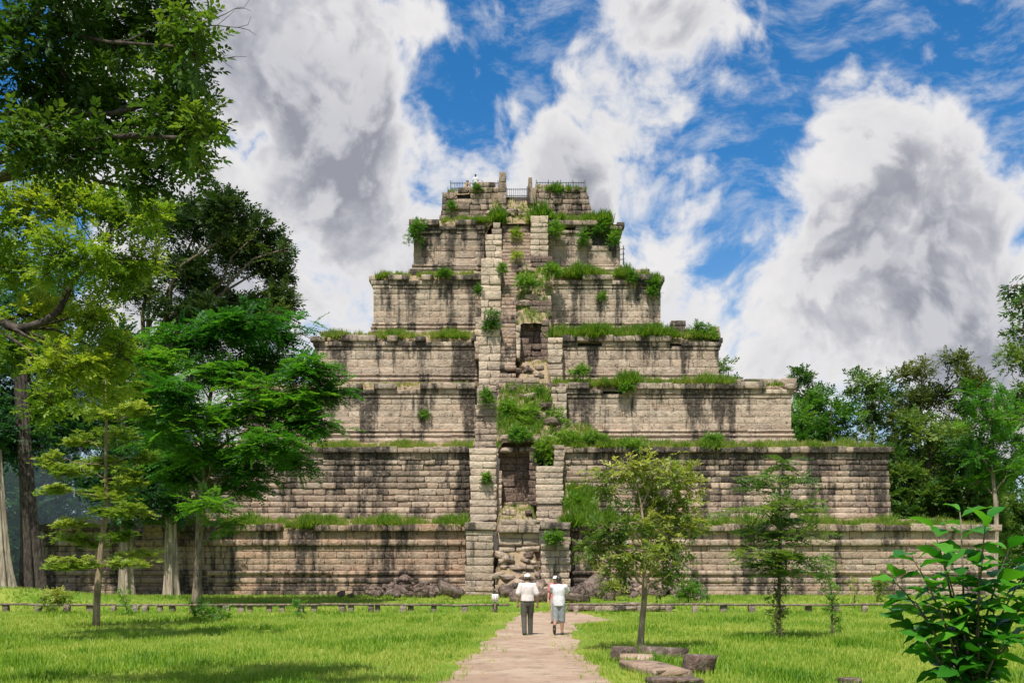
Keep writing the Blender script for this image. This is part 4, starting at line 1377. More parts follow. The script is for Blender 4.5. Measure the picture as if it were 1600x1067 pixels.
def ledge_grass():
    g = Geo()
    spec = [  # ledge, px from, px to, height, tufts, tone, depth span
        (0, 330, 728, .46, 1500, .52, 2.2), (0, 892, 1420, .42, 1700, .55, 2.2), (0, 1420, 1550, .36, 260, .55, 2.0), (0, 880, 960, .7, 320, .36, 2.0), (0, 230, 330, .4, 260, .5, 2.0),
        (1, 455, 735, .36, 900, .66, 2.0), (1, 880, 1385, .40, 1500, .60, 2.0), (1, 880, 1010, .6, 320, .5, 2.0), (1, 1090, 1130, .8, 110, .35, 1.4),
        (2, 515, 745, .20, 420, .85, 2.0), (2, 868, 1148, .46, 900, .52, 2.0), (2, 1062, 1146, .62, 320, .56, 1.2), (2, 1150, 1240, .3, 170, .6, 2.0), (2, 960, 1000, .7, 110, .4, 1.2),
        (3, 505, 747, .40, 760, .60, 2.0), (3, 862, 1052, .75, 900, .40, 1.8), (3, 862, 1052, .45, 320, .70, 2.4), (3, 1055, 1120, .55, 200, .45, 1.6),
        (4, 588, 750, .38, 460, .60, 1.8), (4, 858, 985, .66, 620, .45, 1.8), (4, 985, 1030, .4, 100, .5, 1.6),
        (5, 690, 786, .40, 300, .52, 1.2), (5, 828, 955, .62, 480, .42, 1.2), (5, 770, 786, .8, 60, .40, 1.0), (5, 826, 850, 1.0, 90, .34, 1.0),
        (6, 700, 780, .25, 60, .5, 1.0), (6, 840, 915, .45, 110, .45, 1.0)]
    for (k, a, b, h, n, tone, span) in spec:
        d = TIERS[k][1]
        n = int(n * 1.6); h = h * 1.15; tone = tone + 0.06
        xa = px_x(a, d); xb = px_x(b, d)
        x = rng.uniform(xa, xb, n); y = d - 0.12 + span * rng.uniform(0, 1, n) ** 1.5
        den = nz2(x * 0.8, y * 0.4, 1.0, k + a * .01)
        m = rng.uniform(-0.9, 0.6, n) < den + (0.55 if k < 2 else 0.32)
        x, y, den = x[m], y[m], den[m]; nn = len(x)
        z = np.maximum(bank_z(k, x, np.maximum(y, d + 0.35)), TIERS[k][3] - 0.25) - 0.03
        hh = h * (0.5 + 0.7 * rng.uniform(0, 1, nn)) * np.clip(1 + 0.55 * den, .5, 1.6)
        up = np.stack([rng.normal(0, .15, nn), -0.25 - 0.7 * (y < d + 0.35) * rng.uniform(0, 1, nn), np.ones(nn)], -1)
        tuft_place(g, np.stack([x, y, z], -1), hh, tone - 0.22 * den + rng.normal(0, .16, nn), up=up, roll=0.35)
    for key, h, n, tone in (('green', .6, 620, .45), ('greenR', .5, 420, .60), ('t4mound', .28, 90, .75), ('t5side', .5, 300, .52), ('top', .4, 240, .50), ('t2foot', .30, 150, .60), ('t2right', .6, 420, .38), ('base', .18, 90, .8)):
        fz, (xa, xb, db, dt) = SL[key]
        x = rng.uniform(xa + .1, xb - .1, n); y = rng.uniform(db, dt, n)
        m = nz2(x * 1.4, y * 1.2, 1.0, h * 9) > rng.uniform(-1.0, 0.5, n)
        x, y = x[m], y[m]; nn = len(x)
        tuft_place(g, np.stack([x, y, fz(x, y) - .03], -1), h * rng.uniform(.6, 1.3, nn), tone + rng.normal(0, .14, nn), up=np.stack([rng.normal(0, .2, nn), np.full(nn, -0.4), np.ones(nn)], -1), roll=0.4)
    tag(g.obj('ledge_grass', M['ledge_grass']), 'grass growing along the ledges of the pyramid', 'grass', kind='stuff')


ledge_grass()


# ------------------------------------------------------------------ bushes rooted in the masonry
def ledge_bush(label, x, y, rx, ry, d, n=110, lm='leaf_bush', tone=0.42, leaf=0.36, rootz=None, T=TB):
    n = int(n * 1.5); rx *= 0.92; ry *= 0.92
    tone = tone + 0.10
    b = P(x, y + ry * 0.95, d)
    cl = [(P(x, y - ry * .35, d), (rx * .75 / F * d, rx * .6 / F * d, ry * .55 / F * d), n // 2),
          (P(x - rx * .35, y + ry * .2, d), (rx * .6 / F * d, rx * .5 / F * d, ry * .5 / F * d), n // 3),
          (P(x + rx * .4, y + ry * .25, d), (rx * .55 / F * d, rx * .5 / F * d, ry * .5 / F * d), n // 3)]
    r = 0.035 if ry > 8 else 0.018
    make_tree('ledge_bush', label, 'bush', b, [(b, r), (P(x, y + ry * .3, d), r * .7), (P(x, y - ry * .5, d), r * .3)], cl, T, leaf, lm, 'bark_brown', 'bushes rooted in the pyramid',
              tone=tone, sub=3, flat=.3, toneV=.12, twigs=3, tr=r * .3, subr=.7, sides=5)


for a in [
    ('dark round bush on the left corner of the sixth tier', 650, 362, 17, 27, 91.4, 200, 'leaf_bush', .28),
    ('dark bush hanging from the pale left pier of the fourth tier', 769, 503, 14, 22, 83.5, 170, 'leaf_bush', .24),
    ('bush on the right corner of the fifth tier', 1020, 450, 11, 21, 88.6, 140, 'leaf_bush', .34),
    ('small bush on the fifth tier coping near its right corner', 988, 433, 9, 12, 88.5, 80, 'leaf_bush', .36),
    ('broad bush on the right corner of the fourth tier', 1098, 520, 24, 17, 85.4, 220, 'leaf_bush', .38),
    ('light green bush right of the stair on the sixth tier', 868, 358, 17, 15, 91.2, 150, 'leaf_bush', .62),
    ('dark hanging bush on the sixth tier wall', 911, 374, 9, 18, 91.5, 100, 'leaf_bush', .30),
    ('wide bush over the crumbled right corner of the sixth tier', 944, 358, 24, 15, 92.0, 200, 'leaf_bush', .36),
    ('bush beside the right end of the sixth tier', 958, 375, 9, 14, 91.6, 80, 'leaf_bush', .32),
    ('bush topping the left pier of the third tier', 760, 622, 11, 14, 78.6, 120, 'leaf_bush', .42),
    ('leafy creeper beside the left pier above the dark recess', 795, 640, 24, 24, 77.6, 260, 'leaf_bush', .62),
    ('bright creeper spilling over the middle of the third stair', 832, 655, 28, 30, 77.2, 300, 'leaf_bush', .56),
    ('dark bush at the top of the overgrown third stair', 846, 616, 15, 13, 79.6, 130, 'leaf_bush', .32),
    ('creeper hanging down the right edge of the dark recess', 850, 704, 17, 32, 74.9, 260, 'leaf_bush', .58),
    ('pale green bush right of the dark recess on the third tier ledge', 888, 686, 24, 18, 75.4, 220, 'leaf_bush', .68),
    ('bright bush on the third tier ledge under the streaked wall', 925, 686, 22, 13, 76.0, 170, 'leaf_bush', .60),
    ('small bush on the overgrown slope in front of the third tier', 872, 655, 20, 18, 78.0, 150, 'leaf_bush', .62),
    ('lush green bush at the foot of the second tier right of the pier', 905, 790, 25, 24, 73.2, 330, 'leaf_bush', .50),
    ('green bush in the broken head of the lowest right pier', 866, 841, 15, 13, 68.0, 150, 'leaf_bush', .48),
    ('green bush in the middle of the fifth stair flight', 826, 442, 24, 17, 87.2, 220, 'leaf_bush', .55),
    ('bush right of the stair head on the fifth tier', 862, 424, 18, 16, 87.6, 170, 'leaf_bush', .50),
    ('small plant at the left side of the fifth stair', 786, 420, 6, 9, 87.6, 50, 'leaf_bush', .45),
    ('sprig on the face of the pale left pier of the second tier', 760, 746, 6, 11, 73.7, 50, 'leaf_bush', .45),
    ('sprig growing from the streaked third tier wall', 663, 648, 6, 5, 80.3, 34, 'leaf_bush', .45),
    ('sprig growing from the right fifth tier wall', 940, 463, 8, 6, 88.9, 40, 'leaf_bush', .45),
    ('dark plant hanging on the left fifth tier coping', 693, 428, 13, 6, 88.6, 70, 'leaf_bush', .30),
    ('small dark bush beside the left pier on the fifth tier wall', 748, 455, 5, 14, 88.0, 60, 'leaf_bush', .32),
    ('small bush on the left of the summit wall', 706, 323, 6, 8, 93.6, 50, 'leaf_bush', .34),
    ('small bush on the summit wall under the standing visitor', 745, 296, 8, 7, 94.0, 60, 'leaf_bush', .30),
    ('small bush on the right of the summit wall', 868, 296, 10, 7, 94.0, 60, 'leaf_bush', .38),
    ('plant in the middle of the sixth stair flight', 806, 366, 7, 9, 91.2, 60, 'leaf_lime', .50),
    ('yellowish plant low in the sixth stair flight', 808, 400, 8, 8, 89.9, 50, 'leaf_lime', .70),
    ('bush on the second tier ledge right of the overgrown slope', 985, 696, 20, 9, 74.9, 110, 'leaf_bush', .58),
    ('dark tuft bush below the middle of the right third tier wall', 1115, 686, 16, 8, 75.4, 110, 'leaf_bush', .42),
    ('bush on the ledge under the fourth tier wall right of the stair', 905, 580, 16, 10, 80.6, 120, 'leaf_bush', .50),
    ('creeper draped over the head of the dark recess', 812, 678, 24, 14, 75.0, 200, 'leaf_bush', .55),
    ('small bush on the third tier coping', 978, 606, 13, 9, 80.0, 90, 'leaf_bush', .50),
]:
    ledge_bush(*a)


# ------------------------------------------------------------------ fallen stones
def rock_geo(s, jit=0.16, seed=0):
    r = random.Random(seed)
    g = Geo(); n = 3
    # subdivided, rounded and chipped block
    pts = {}; faces = []
    def vid(i, j, k):
        if (i, j, k) not in pts: pts[(i, j, k)] = len(pts)
        return pts[(i, j, k)]
    R = range(n)
    for i in R:
        for j in R:
            faces += [(vid(i, j, 0), vid(i, j + 1, 0), vid(i + 1, j + 1, 0), vid(i + 1, j, 0)), (vid(i, j, n), vid(i + 1, j, n), vid(i + 1, j + 1, n), vid(i, j + 1, n)),
                      (vid(i, 0, j), vid(i + 1, 0, j), vid(i + 1, 0, j + 1), vid(i, 0, j + 1)), (vid(i, n, j), vid(i, n, j + 1), vid(i + 1, n, j + 1), vid(i + 1, n, j)),
                      (vid(0, i, j), vid(0, i, j + 1), vid(0, i + 1, j + 1), vid(0, i + 1, j)), (vid(n, i, j), vid(n, i + 1, j), vid(n, i + 1, j + 1), vid(n, i, j + 1))]
    v = np.array([p for p in pts], float) / n * 2 - 1
    L = np.linalg.norm(v, axis=1, keepdims=True)
    v = v * (0.90 + 0.10 / np.maximum(L, 1e-3) * 1.25)
    sh = np.array([r.uniform(-.3, .3) for _ in range(3)])
    v[:, 0] += sh[0] * v[:, 2] * 0.6; v[:, 1] += sh[1] * v[:, 2] * 0.6
    v += np.array([[r.uniform(-jit, jit) for _ in range(3)] for _ in range(len(v))])
    v *= np.array(s) / 2
    return v, faces


def rock(name, label, p, s, mat='laterite', rot=(0, 0, 0), jit=0.14, group=None, tone=0.5, warm=0.3, seed=None, cat='stone', sink=0.12, streak=.45):
    seed = random.randrange(10 ** 6) if seed is None else seed
    v, f = rock_geo(s, jit, seed)
    R = np.array(Matrix.Rotation(rot[2], 3, 'Z') @ Matrix.Rotation(rot[1], 3, 'Y') @ Matrix.Rotation(rot[0], 3, 'X'))
    v = v @ R.T
    v[:, 2] -= v[:, 2].min() + sink * s[2]
    g = Geo(); g.add(v, f, attr=(tone, streak, warm, 1))
    o = g.obj(name, M[mat])
    o.location = p
    tag(o, label, cat, group)
    return o


def at_ground(px, d):
    x = px_x(px, d)
    return Vector((x, d, gz(x, d)))


# named single stones
rock('tilted_slab', 'tent-shaped dark slab lying behind the left rail near the sign', at_ground(703, 60.0), (1.3, 0.8, 0.45), rot=(0.5, 0.35, 0.5), jit=.05, tone=.5)
rock('fallen_stone', 'dark rounded boulder on the grass left of the tent-shaped slab', at_ground(658, 62.0), (0.85, 0.7, 0.6), tone=.2)
rock('fallen_stone', 'big tilted dark block right of the lowest right pier', at_ground(930, 66.0), (1.3, 0.9, 1.0), rot=(0.2, -0.6, 0.3), jit=.05, tone=.5)
rock('fallen_stone', 'smaller dark block below the big tilted block', at_ground(932, 63.5), (1.3, 0.9, 0.6), rot=(0, -0.35, 0.2), jit=.09, tone=.5)
rock('fallen_stone', 'flat dark slab just right of the visitors', at_ground(893, 57.0), (1.9, 1.0, 0.45), rot=(0, 0.12, 0.1), jit=.06, tone=.5)
rock('fallen_stone', 'dark block lying left of the visitor in dark trousers', at_ground(806, 58.0), (0.7, 0.8, 0.55), jit=.08, tone=.3)
rock('fallen_stone', 'brown block between the two walking visitors', at_ground(846, 57.5), (1.7, 1.0, 0.6), rot=(0.1, -0.1, 0.2), jit=.08, tone=.6, warm=.5)
rock('fallen_stone', 'square brown stone in the grass left of the yellowish tree', at_ground(952, 58.5), (0.6, 0.5, 0.5), jit=.06, tone=.6, warm=.4)
rock('fallen_stone', 'long flat slab under the right rail right of the visitors', at_ground(915, 50.6), (1.6, 0.7, 0.32), rot=(0, .05, 0.1), jit=.08, tone=.6)
rock('fallen_stone', 'pale topped long slab under the right rail', at_ground(965, 50.4), (1.8, 0.7, 0.36), 'stone', rot=(0, -.06, 0.05), jit=.1, tone=.6, warm=.2, streak=.55)
rock('fallen_stone', 'pale narrow slab under the rail behind the yellowish tree trunk', at_ground(1030, 50.3), (1.4, 0.6, 0.25), 'stone', rot=(0, -.1, -0.1), jit=.1, tone=.7, warm=.2)
rock('lawn_boulder', 'rough dark boulder on the lawn right of the kerb stones', on_ground(1091, 1052), (0.46, 0.36, 0.34), rot=(0, 0, .3), jit=.13, tone=.35, warm=.4)
rock('lawn_stone', 'dark stone cut by the bottom edge of the picture', on_ground(1328, 1072), (0.3, 0.25, 0.14), jit=.12, tone=.2)
rock('kerb_stone', 'upright dark kerb block left of the yellowish tree trunk', on_ground(974, 1032), (0.50, 0.35, 0.30), rot=(0, 0, .05), jit=.05, tone=.2, warm=.3, sink=.08)
rock('kerb_stone', 'dark kerb beam behind the yellowish tree trunk', on_ground(1036, 1027), (0.95, 0.28, 0.24), rot=(0, 0.05, -.12), jit=.05, tone=.2, warm=.3, sink=.2)
rock('kerb_stone', 'flat pinkish kerb slab just in front of the yellowish tree', on_ground(994, 1036), (0.62, 0.50, 0.20), 'stone', rot=(0, 0, -.1), jit=.06, tone=.45, warm=.6, sink=.15, streak=.4)
rock('kerb_stone', 'long pinkish kerb slab running down toward the bottom edge', on_ground(1022, 1052), (0.62, 2.3, 0.20), 'stone', rot=(0, 0, .16), jit=.05, tone=.5, warm=.6, sink=.25, streak=.35)
rock('kerb_stone', 'dark kerb piece at the bottom edge below the long slab', on_ground(1055, 1072), (0.75, 0.6, 0.16), rot=(0, 0, .1), jit=.07, tone=.35, warm=.5, sink=.2)
# heaps
def heap(label, group, n, xa, xb, d0, d1, zmax, smin, smax, lat=0.8, cx=None):
    for i in range(n):
        px = random.uniform(xa, xb); d = random.uniform(d0, d1)
        p = at_ground(px, d)
        c = (xa + xb) / 2 if cx is None else cx
        rise = zmax * max(0, 1 - abs(px - c) / (xb - xa) * 1.9) * (d - d0) / (d1 - d0)
        p.z += rise * random.uniform(0.3, 1.0)
        s = random.uniform(smin, smax)
        rock('rubble_stone', label, p, (s * random.uniform(.8, 1.7), s * random.uniform(.7, 1.2), s * random.uniform(.45, .9)), 'laterite' if random.random() < lat else 'stone',
             (random.gauss(0, .3), random.gauss(0, .3), random.uniform(0, 3)), .16, group, tone=random.uniform(.0, .45), warm=random.uniform(.1, .5))


heap('dark broken stone in the heap at the wall foot left of the stair', 'rubble heap left of the stair', 130, 575, 722, 66.6, 68.9, 1.25, 0.16, 0.48, 1.0, 640)
heap('broken stone scattered on the grass before the left rubble heap', 'stones before the left heap', 22, 530, 725, 61.0, 66.0, 0, 0.2, 0.42)
heap('dark broken stone in the heap at the wall foot right of the stair', 'rubble heap right of the stair', 80, 895, 1085, 64.5, 68.8, 0.8, 0.2, 0.65, 0.95, 990)
heap('broken stone scattered on the grass before the right rubble heap', 'stones before the right heap', 14, 890, 1100, 58, 63.5, 0, 0.2, 0.55)
heap('stone lying at the foot of the ruined lowest stair', 'stones at the stair foot', 26, 775, 880, 62.0, 66.5, 0.25, 0.25, 0.7, 0.8)
for key, n, lab, grp, sm_ in (('base', 30, 'stone lodged in the earth slope of the ruined lowest stair', 'stones on the lowest stair', .55), ('green', 9, 'stone showing in the overgrown slope of the third stair', 'stones on the third stair', .5), ('t4mound', 8, 'stone on the bare earth mound of the fourth stair', 'stones on the fourth stair', .45),
                              ('t5side', 9, 'stone lodged beside the fifth stair flight', 'stones on the fifth stair', .6), ('top', 14, 'loose stone at the head of the stair below the summit', 'stones below the summit', .6), ('t2foot', 5, 'stone on the sandy slope before the dark recess', 'stones before the recess', .4)):
    fz, (xa, xb, db, dt) = SL[key]
    for i in range(n):
        x = random.uniform(xa + .2, xb - .2); y = random.uniform(db, dt - .2)
        s = random.uniform(.25, sm_ * 1.3)
        rock('rubble_stone', lab, (x, y, float(fz(np.array(x), np.array(y)))), (s * random.uniform(.9, 1.8), s, s * random.uniform(.5, .8)), random.choice(('stone', 'laterite', 'stone')),
             (random.gauss(0, .2), random.gauss(0, .2), random.uniform(0, 3)), .13, grp, tone=random.uniform(.25, .8), warm=random.uniform(.1, .4), sink=.3)

# ------------------------------------------------------------------ low rails, sign
M['old_wood'] = bark_mat('old_wood', (0.13, 0.095, 0.07), (0.27, 0.215, 0.165), 1.0)
M['post_stone'] = stone_mat('post_stone', (0.10, 0.08, 0.065), (0.33, 0.28, 0.22), (0.28, 0.19, 0.14), 0.7, 0.5)
M['white_board'] = plain('white_board', (0.72, 0.68, 0.66), 0.6, 0.06)
M['sign_print'] = plain('sign_print', (0.32, 0.10, 0.16), 0.6, 0.1)
RD = 49.6


def rail(label, posts, ends, group='low rails across the lawn'):
    x0 = px_x(ends[0], RD); x1 = px_x(ends[1], RD)
    root = empty('low_rail', (x0, RD, gz(x0, RD)))
    tag(root, label, 'rail', group)
    o = np.array(root.location)
    L = x0
    while L < x1 - 0.2:
        e = min(x1, L + random.uniform(3.8, 5.6))
        if x1 - e < 1.2: e = x1
        za = gz(L, RD) + 0.345 + random.gauss(0, .015); zb = gz(e, RD) + 0.345 + random.gauss(0, .015)
        g = Geo()
        t = np.linspace(0, 1, 5); y = RD + random.gauss(0, .03)
        pts = np.stack([L + (e - L) * t, np.full(5, y), za + (zb - za) * t + rng.normal(0, .008, 5)], -1)
        w, h = 0.075, 0.05
        v = np.concatenate([[p + np.array((0, -w, -h)), p + np.array((0, w, -h)), p + np.array((0, w, h)), p + np.array((0, -w, h))] for p in pts]) - o
        q = []
        for i in range(4):
            for k in range(4):
                q.append((i * 4 + k, (i + 1) * 4 + k, (i + 1) * 4 + (k + 1) % 4, i * 4 + (k + 1) % 4))
        q += [(0, 1, 2, 3), (19, 18, 17, 16)]
        g.add(v, q)
        g.obj('beam', M['old_wood'], root)
        L = e + 0.012
    for i, px in enumerate(posts):
        s = random.uniform(.20, .32)
        v, f = rock_geo((s, s * .8, 0.42), .07, i + int(ends[0]))
        x = px_x(px, RD)
        g = Geo(); g.add(v + np.array((x, RD + random.uniform(-.05, .12), gz(x, RD) + 0.10)) - o, f, attr=(random.uniform(.2, .9), .45, random.uniform(.1, .5), 1))
        g.obj('post', M['post_stone'], root)


rail('long low timber rail on short posts across the left lawn', [8, 60, 105, 140, 178, 212, 228, 250, 268, 300, 342, 354, 376, 390, 420, 440, 470, 490, 535, 548, 580, 590, 630, 642, 678, 726, 773], (-120, 796))
rail('low timber rail on short posts across the right lawn', [900, 935, 1000, 1045, 1086, 1131, 1175, 1222, 1264, 1306, 1351, 1400, 1450], (884, 1520))


def sign():
    x = px_x(773.5, RD - .2); b = Vector((x, RD - .2, gz(x, RD)))
    root = empty('sign_board', b)
    tag(root, 'small white numbered sign board on a post by the left rail end', 'sign')
    g = Geo(); g.box((0, 0, .28), (.10, .08, .60)); g.obj('post', M['post_stone'], root)
    g = Geo(); g.box((0, -.055, .66), (.30, .03, .37)); bd = g.obj('board', M['white_board'], root)
    # two digits, 0 and 3
    g = Geo()
    for cx, segs in ((-.06, 'abcdef'), (.06, 'abcdg')):
        w, h, t = .07, .17, .022
        S = {'a': (0, h / 2, w, t), 'd': (0, -h / 2, w, t), 'g': (0, 0, w, t), 'b': (w / 2, h / 4, t, h / 2), 'c': (w / 2, -h / 4, t, h / 2), 'e': (-w / 2, -h / 4, t, h / 2), 'f': (-w / 2, h / 4, t, h / 2)}
        for i, s in enumerate(segs):
            a, c, ww, hh = S[s]
            g.box((cx + a, -.0725 - .0004 * i, .66 + c), (ww, .004, hh))
    g.obj('digits', M['sign_print'], bd)


sign()

# ------------------------------------------------------------------ railings on the summit
M['iron'] = plain('dark_iron', (0.05, 0.055, 0.075), 0.5, 0.2, metal=0.4)


def iron_railing(label, pa, pb, pyt, pyb, d, nb, npost):
    xa, xb = px_x(pa, d), px_x(pb, d); zt, zb = px_z(pyt, d), px_z(pyb, d)
    root = empty('iron_railing', ((xa + xb) / 2, d, zb))
    tag(root, label, 'railing', 'railings on the summit')
    o = np.array(root.location)
    for f in (0.92, 0.50) if zt - zb < 1.4 else (0.85, 0.30):
        g = Geo(); g.box(np.array(((xa + xb) / 2, d, zb + (zt - zb) * f)) - o, (xb - xa, .035, .05)); g.obj('rail', M['iron'], root)
    for i in range(nb):
        x = xa + (xb - xa) * (i + .5) / nb
        g = Geo(); g.box(np.array((x, d + .03, (zt + zb) / 2)) - o, (.035, .025, zt - zb)); g.obj('bar', M['iron'], root)
    for i in range(npost):
        x = xa + (xb - xa) * i / (npost - 1)
        g = Geo(); g.box(np.array((x, d + .01, (zt + zb) / 2 + .08 - .3)) - o, (.07, .07, zt - zb + .16 + .6)); g.obj('post', M['iron'], root)


iron_railing('dark iron railing along the left of the summit', 704, 778, 285, 304, 95.2, 18, 4)
iron_railing('dark iron gate railing in the summit doorway', 791, 824, 294, 318, 94.4, 10, 2)
iron_railing('dark iron railing along the right of the summit', 838, 914, 284, 303, 95.2, 19, 5)


def stair_rail():
    d = 92.6
    b = P(969, 412, d)
    root = empty('wooden_stair_rail', b)
    tag(root, 'small wooden stair rail at the right end of the sixth tier', 'handrail')
    o = np.array(b)
    M['grey_wood'] = M['old_wood']
    for (x, top, bot) in ((968, 386, 414), (974, 384, 414)):
        a, c = np.array(P(x, bot, d)) - o, np.array(P(x, top, d)) - o
        g = Geo(); g.tube([a, c], [.05, .05], 6); g.obj('post', M['old_wood'], root)
    for y in (390, 398, 406):
        a, c = np.array(P(966, y, d)) - o, np.array(P(976, y - 1, d)) - o
        g = Geo(); g.tube([a, c], [.035, .035], 6); g.obj('rail', M['old_wood'], root)


stair_rail()
# ------------------------------------------------------------------ people
M['skin'] = plain('skin', (0.42, 0.25, 0.17), 0.55, 0.05)
M['skin_tan'] = plain('tanned_skin', (0.30, 0.165, 0.10), 0.55, 0.05)


def cloth(name, c):
    return plain(name, c, 0.85, 0.10, 14.0, bmp=0.5)


M['polo'] = cloth('white_polo', (0.60, 0.54, 0.53)); M['tshirt'] = cloth('white_tshirt', (0.60, 0.60, 0.62)); M['trousers'] = cloth('dark_trousers', (0.075, 0.07, 0.055))
M['shorts'] = cloth('grey_shorts', (0.24, 0.26, 0.27)); M['pink'] = cloth('pink_top', (0.66, 0.16, 0.17)); M['palepants'] = cloth('pale_trousers', (0.42, 0.30, 0.24)); M['cap'] = cloth('white_cap', (0.78, 0.76, 0.74))
M['shoe'] = plain('dark_shoe', (0.03, 0.025, 0.02), 0.5); M['hair'] = plain('dark_hair', (0.03, 0.022, 0.018), 0.5, 0.3, 40); M['tancloth'] = cloth('tan_clothes', (0.36, 0.24, 0.13)); M['belt'] = plain('belt', (0.03, 0.025, 0.02), 0.5); M['camera_black'] = plain('camera_black', (0.02, 0.02, 0.022), 0.4)
M['eye'] = plain('eye', (0.03, 0.02, 0.02), 0.3); M['lips'] = plain('lips', (0.30, 0.12, 0.10), 0.5)


def loft(g, secs, sides=16):
    """sections: (centre, rx, ry) stacked upwards or downwards, elliptical"""
    vs = []; a = np.linspace(0, 2 * np.pi, sides, endpoint=False)
    for c, rx, ry in secs:
        vs.append(np.array(c) + np.stack([np.cos(a) * rx, np.sin(a) * ry, np.zeros(sides)], -1))
    n = len(secs); v = np.concatenate(vs + [[secs[0][0]], [secs[-1][0]]])
    up = secs[-1][0][2] > secs[0][0][2]
    q = []; t = []
    for i in range(n - 1):
        for k in range(sides):
            f = (i * sides + k, i * sides + (k + 1) % sides, (i + 1) * sides + (k + 1) % sides, (i + 1) * sides + k)
            q.append(f if up else f[::-1])
    for k in range(sides):
        k2 = (k + 1) % sides
        f1 = (k2, k, n * sides); f2 = ((n - 1) * sides + k, (n - 1) * sides + k2, n * sides + 1)
        t += [f1 if up else f1[::-1], f2 if up else f2[::-1]]
    g.add(v, q, t)


def ball(g, c, r, n=10):
    r = np.broadcast_to(np.array(r, float), (3,)); secs = []
    for i in range(n):
        th = math.pi * (i + .02) / (n - 1 + .04)
        secs.append(((c[0], c[1], c[2] - r[2] * math.cos(th)), r[0] * math.sin(th) + 1e-4, r[1] * math.sin(th) + 1e-4))
    loft(g, secs, 14)


def limbs(g, pts, rad, sides=12):
    """tapered limb with round joints"""
    g.tube(pts, rad, sides)
    for p, r in zip(pts, rad): ball(g, p, r * 0.98, 7)


def skinned(g, name, mat, parent, voxel, extra=None, smooth=6):
    """weld the volumes into one continuous surface"""
    tmp = bpy.data.objects.new('tmp', g.mesh('tmp', M[mat]))
    col.objects.link(tmp)
    m = tmp.modifiers.new('r', 'REMESH'); m.mode = 'VOXEL'; m.voxel_size = voxel; m.use_smooth_shade = True
    s = tmp.modifiers.new('s', 'SMOOTH'); s.factor = 0.5; s.iterations = smooth
    dg = bpy.context.evaluated_depsgraph_get()
    me = bpy.data.meshes.new_from_object(tmp.evaluated_get(dg))
    bpy.data.objects.remove(tmp)
    me.name = name
    if not me.materials: me.materials.append(M[mat])
    if extra is not None:
        nv = len(me.vertices)
        v0 = np.empty(nv * 3, np.float32); me.vertices.foreach_get('co', v0)
        polys = [tuple(p.vertices) for p in me.polygons]
        ev = np.concatenate(extra.v); ef = [tuple(x + nv) for a in extra.q for x in a] + [tuple(x + nv) for a in extra.t for x in a]
        me2 = bpy.data.meshes.new(name)
        me2.from_pydata(list(map(tuple, v0.reshape(-1, 3))) + list(map(tuple, ev)), [], polys + [tuple(int(k) for k in f) for f in ef])
        me2.materials.append(M[mat])
        me2.polygons.foreach_set('use_smooth', np.ones(len(me2.polygons), bool))
        me = me2
    o = bpy.data.objects.new(name, me); col.objects.link(o); o.parent = parent
    return o


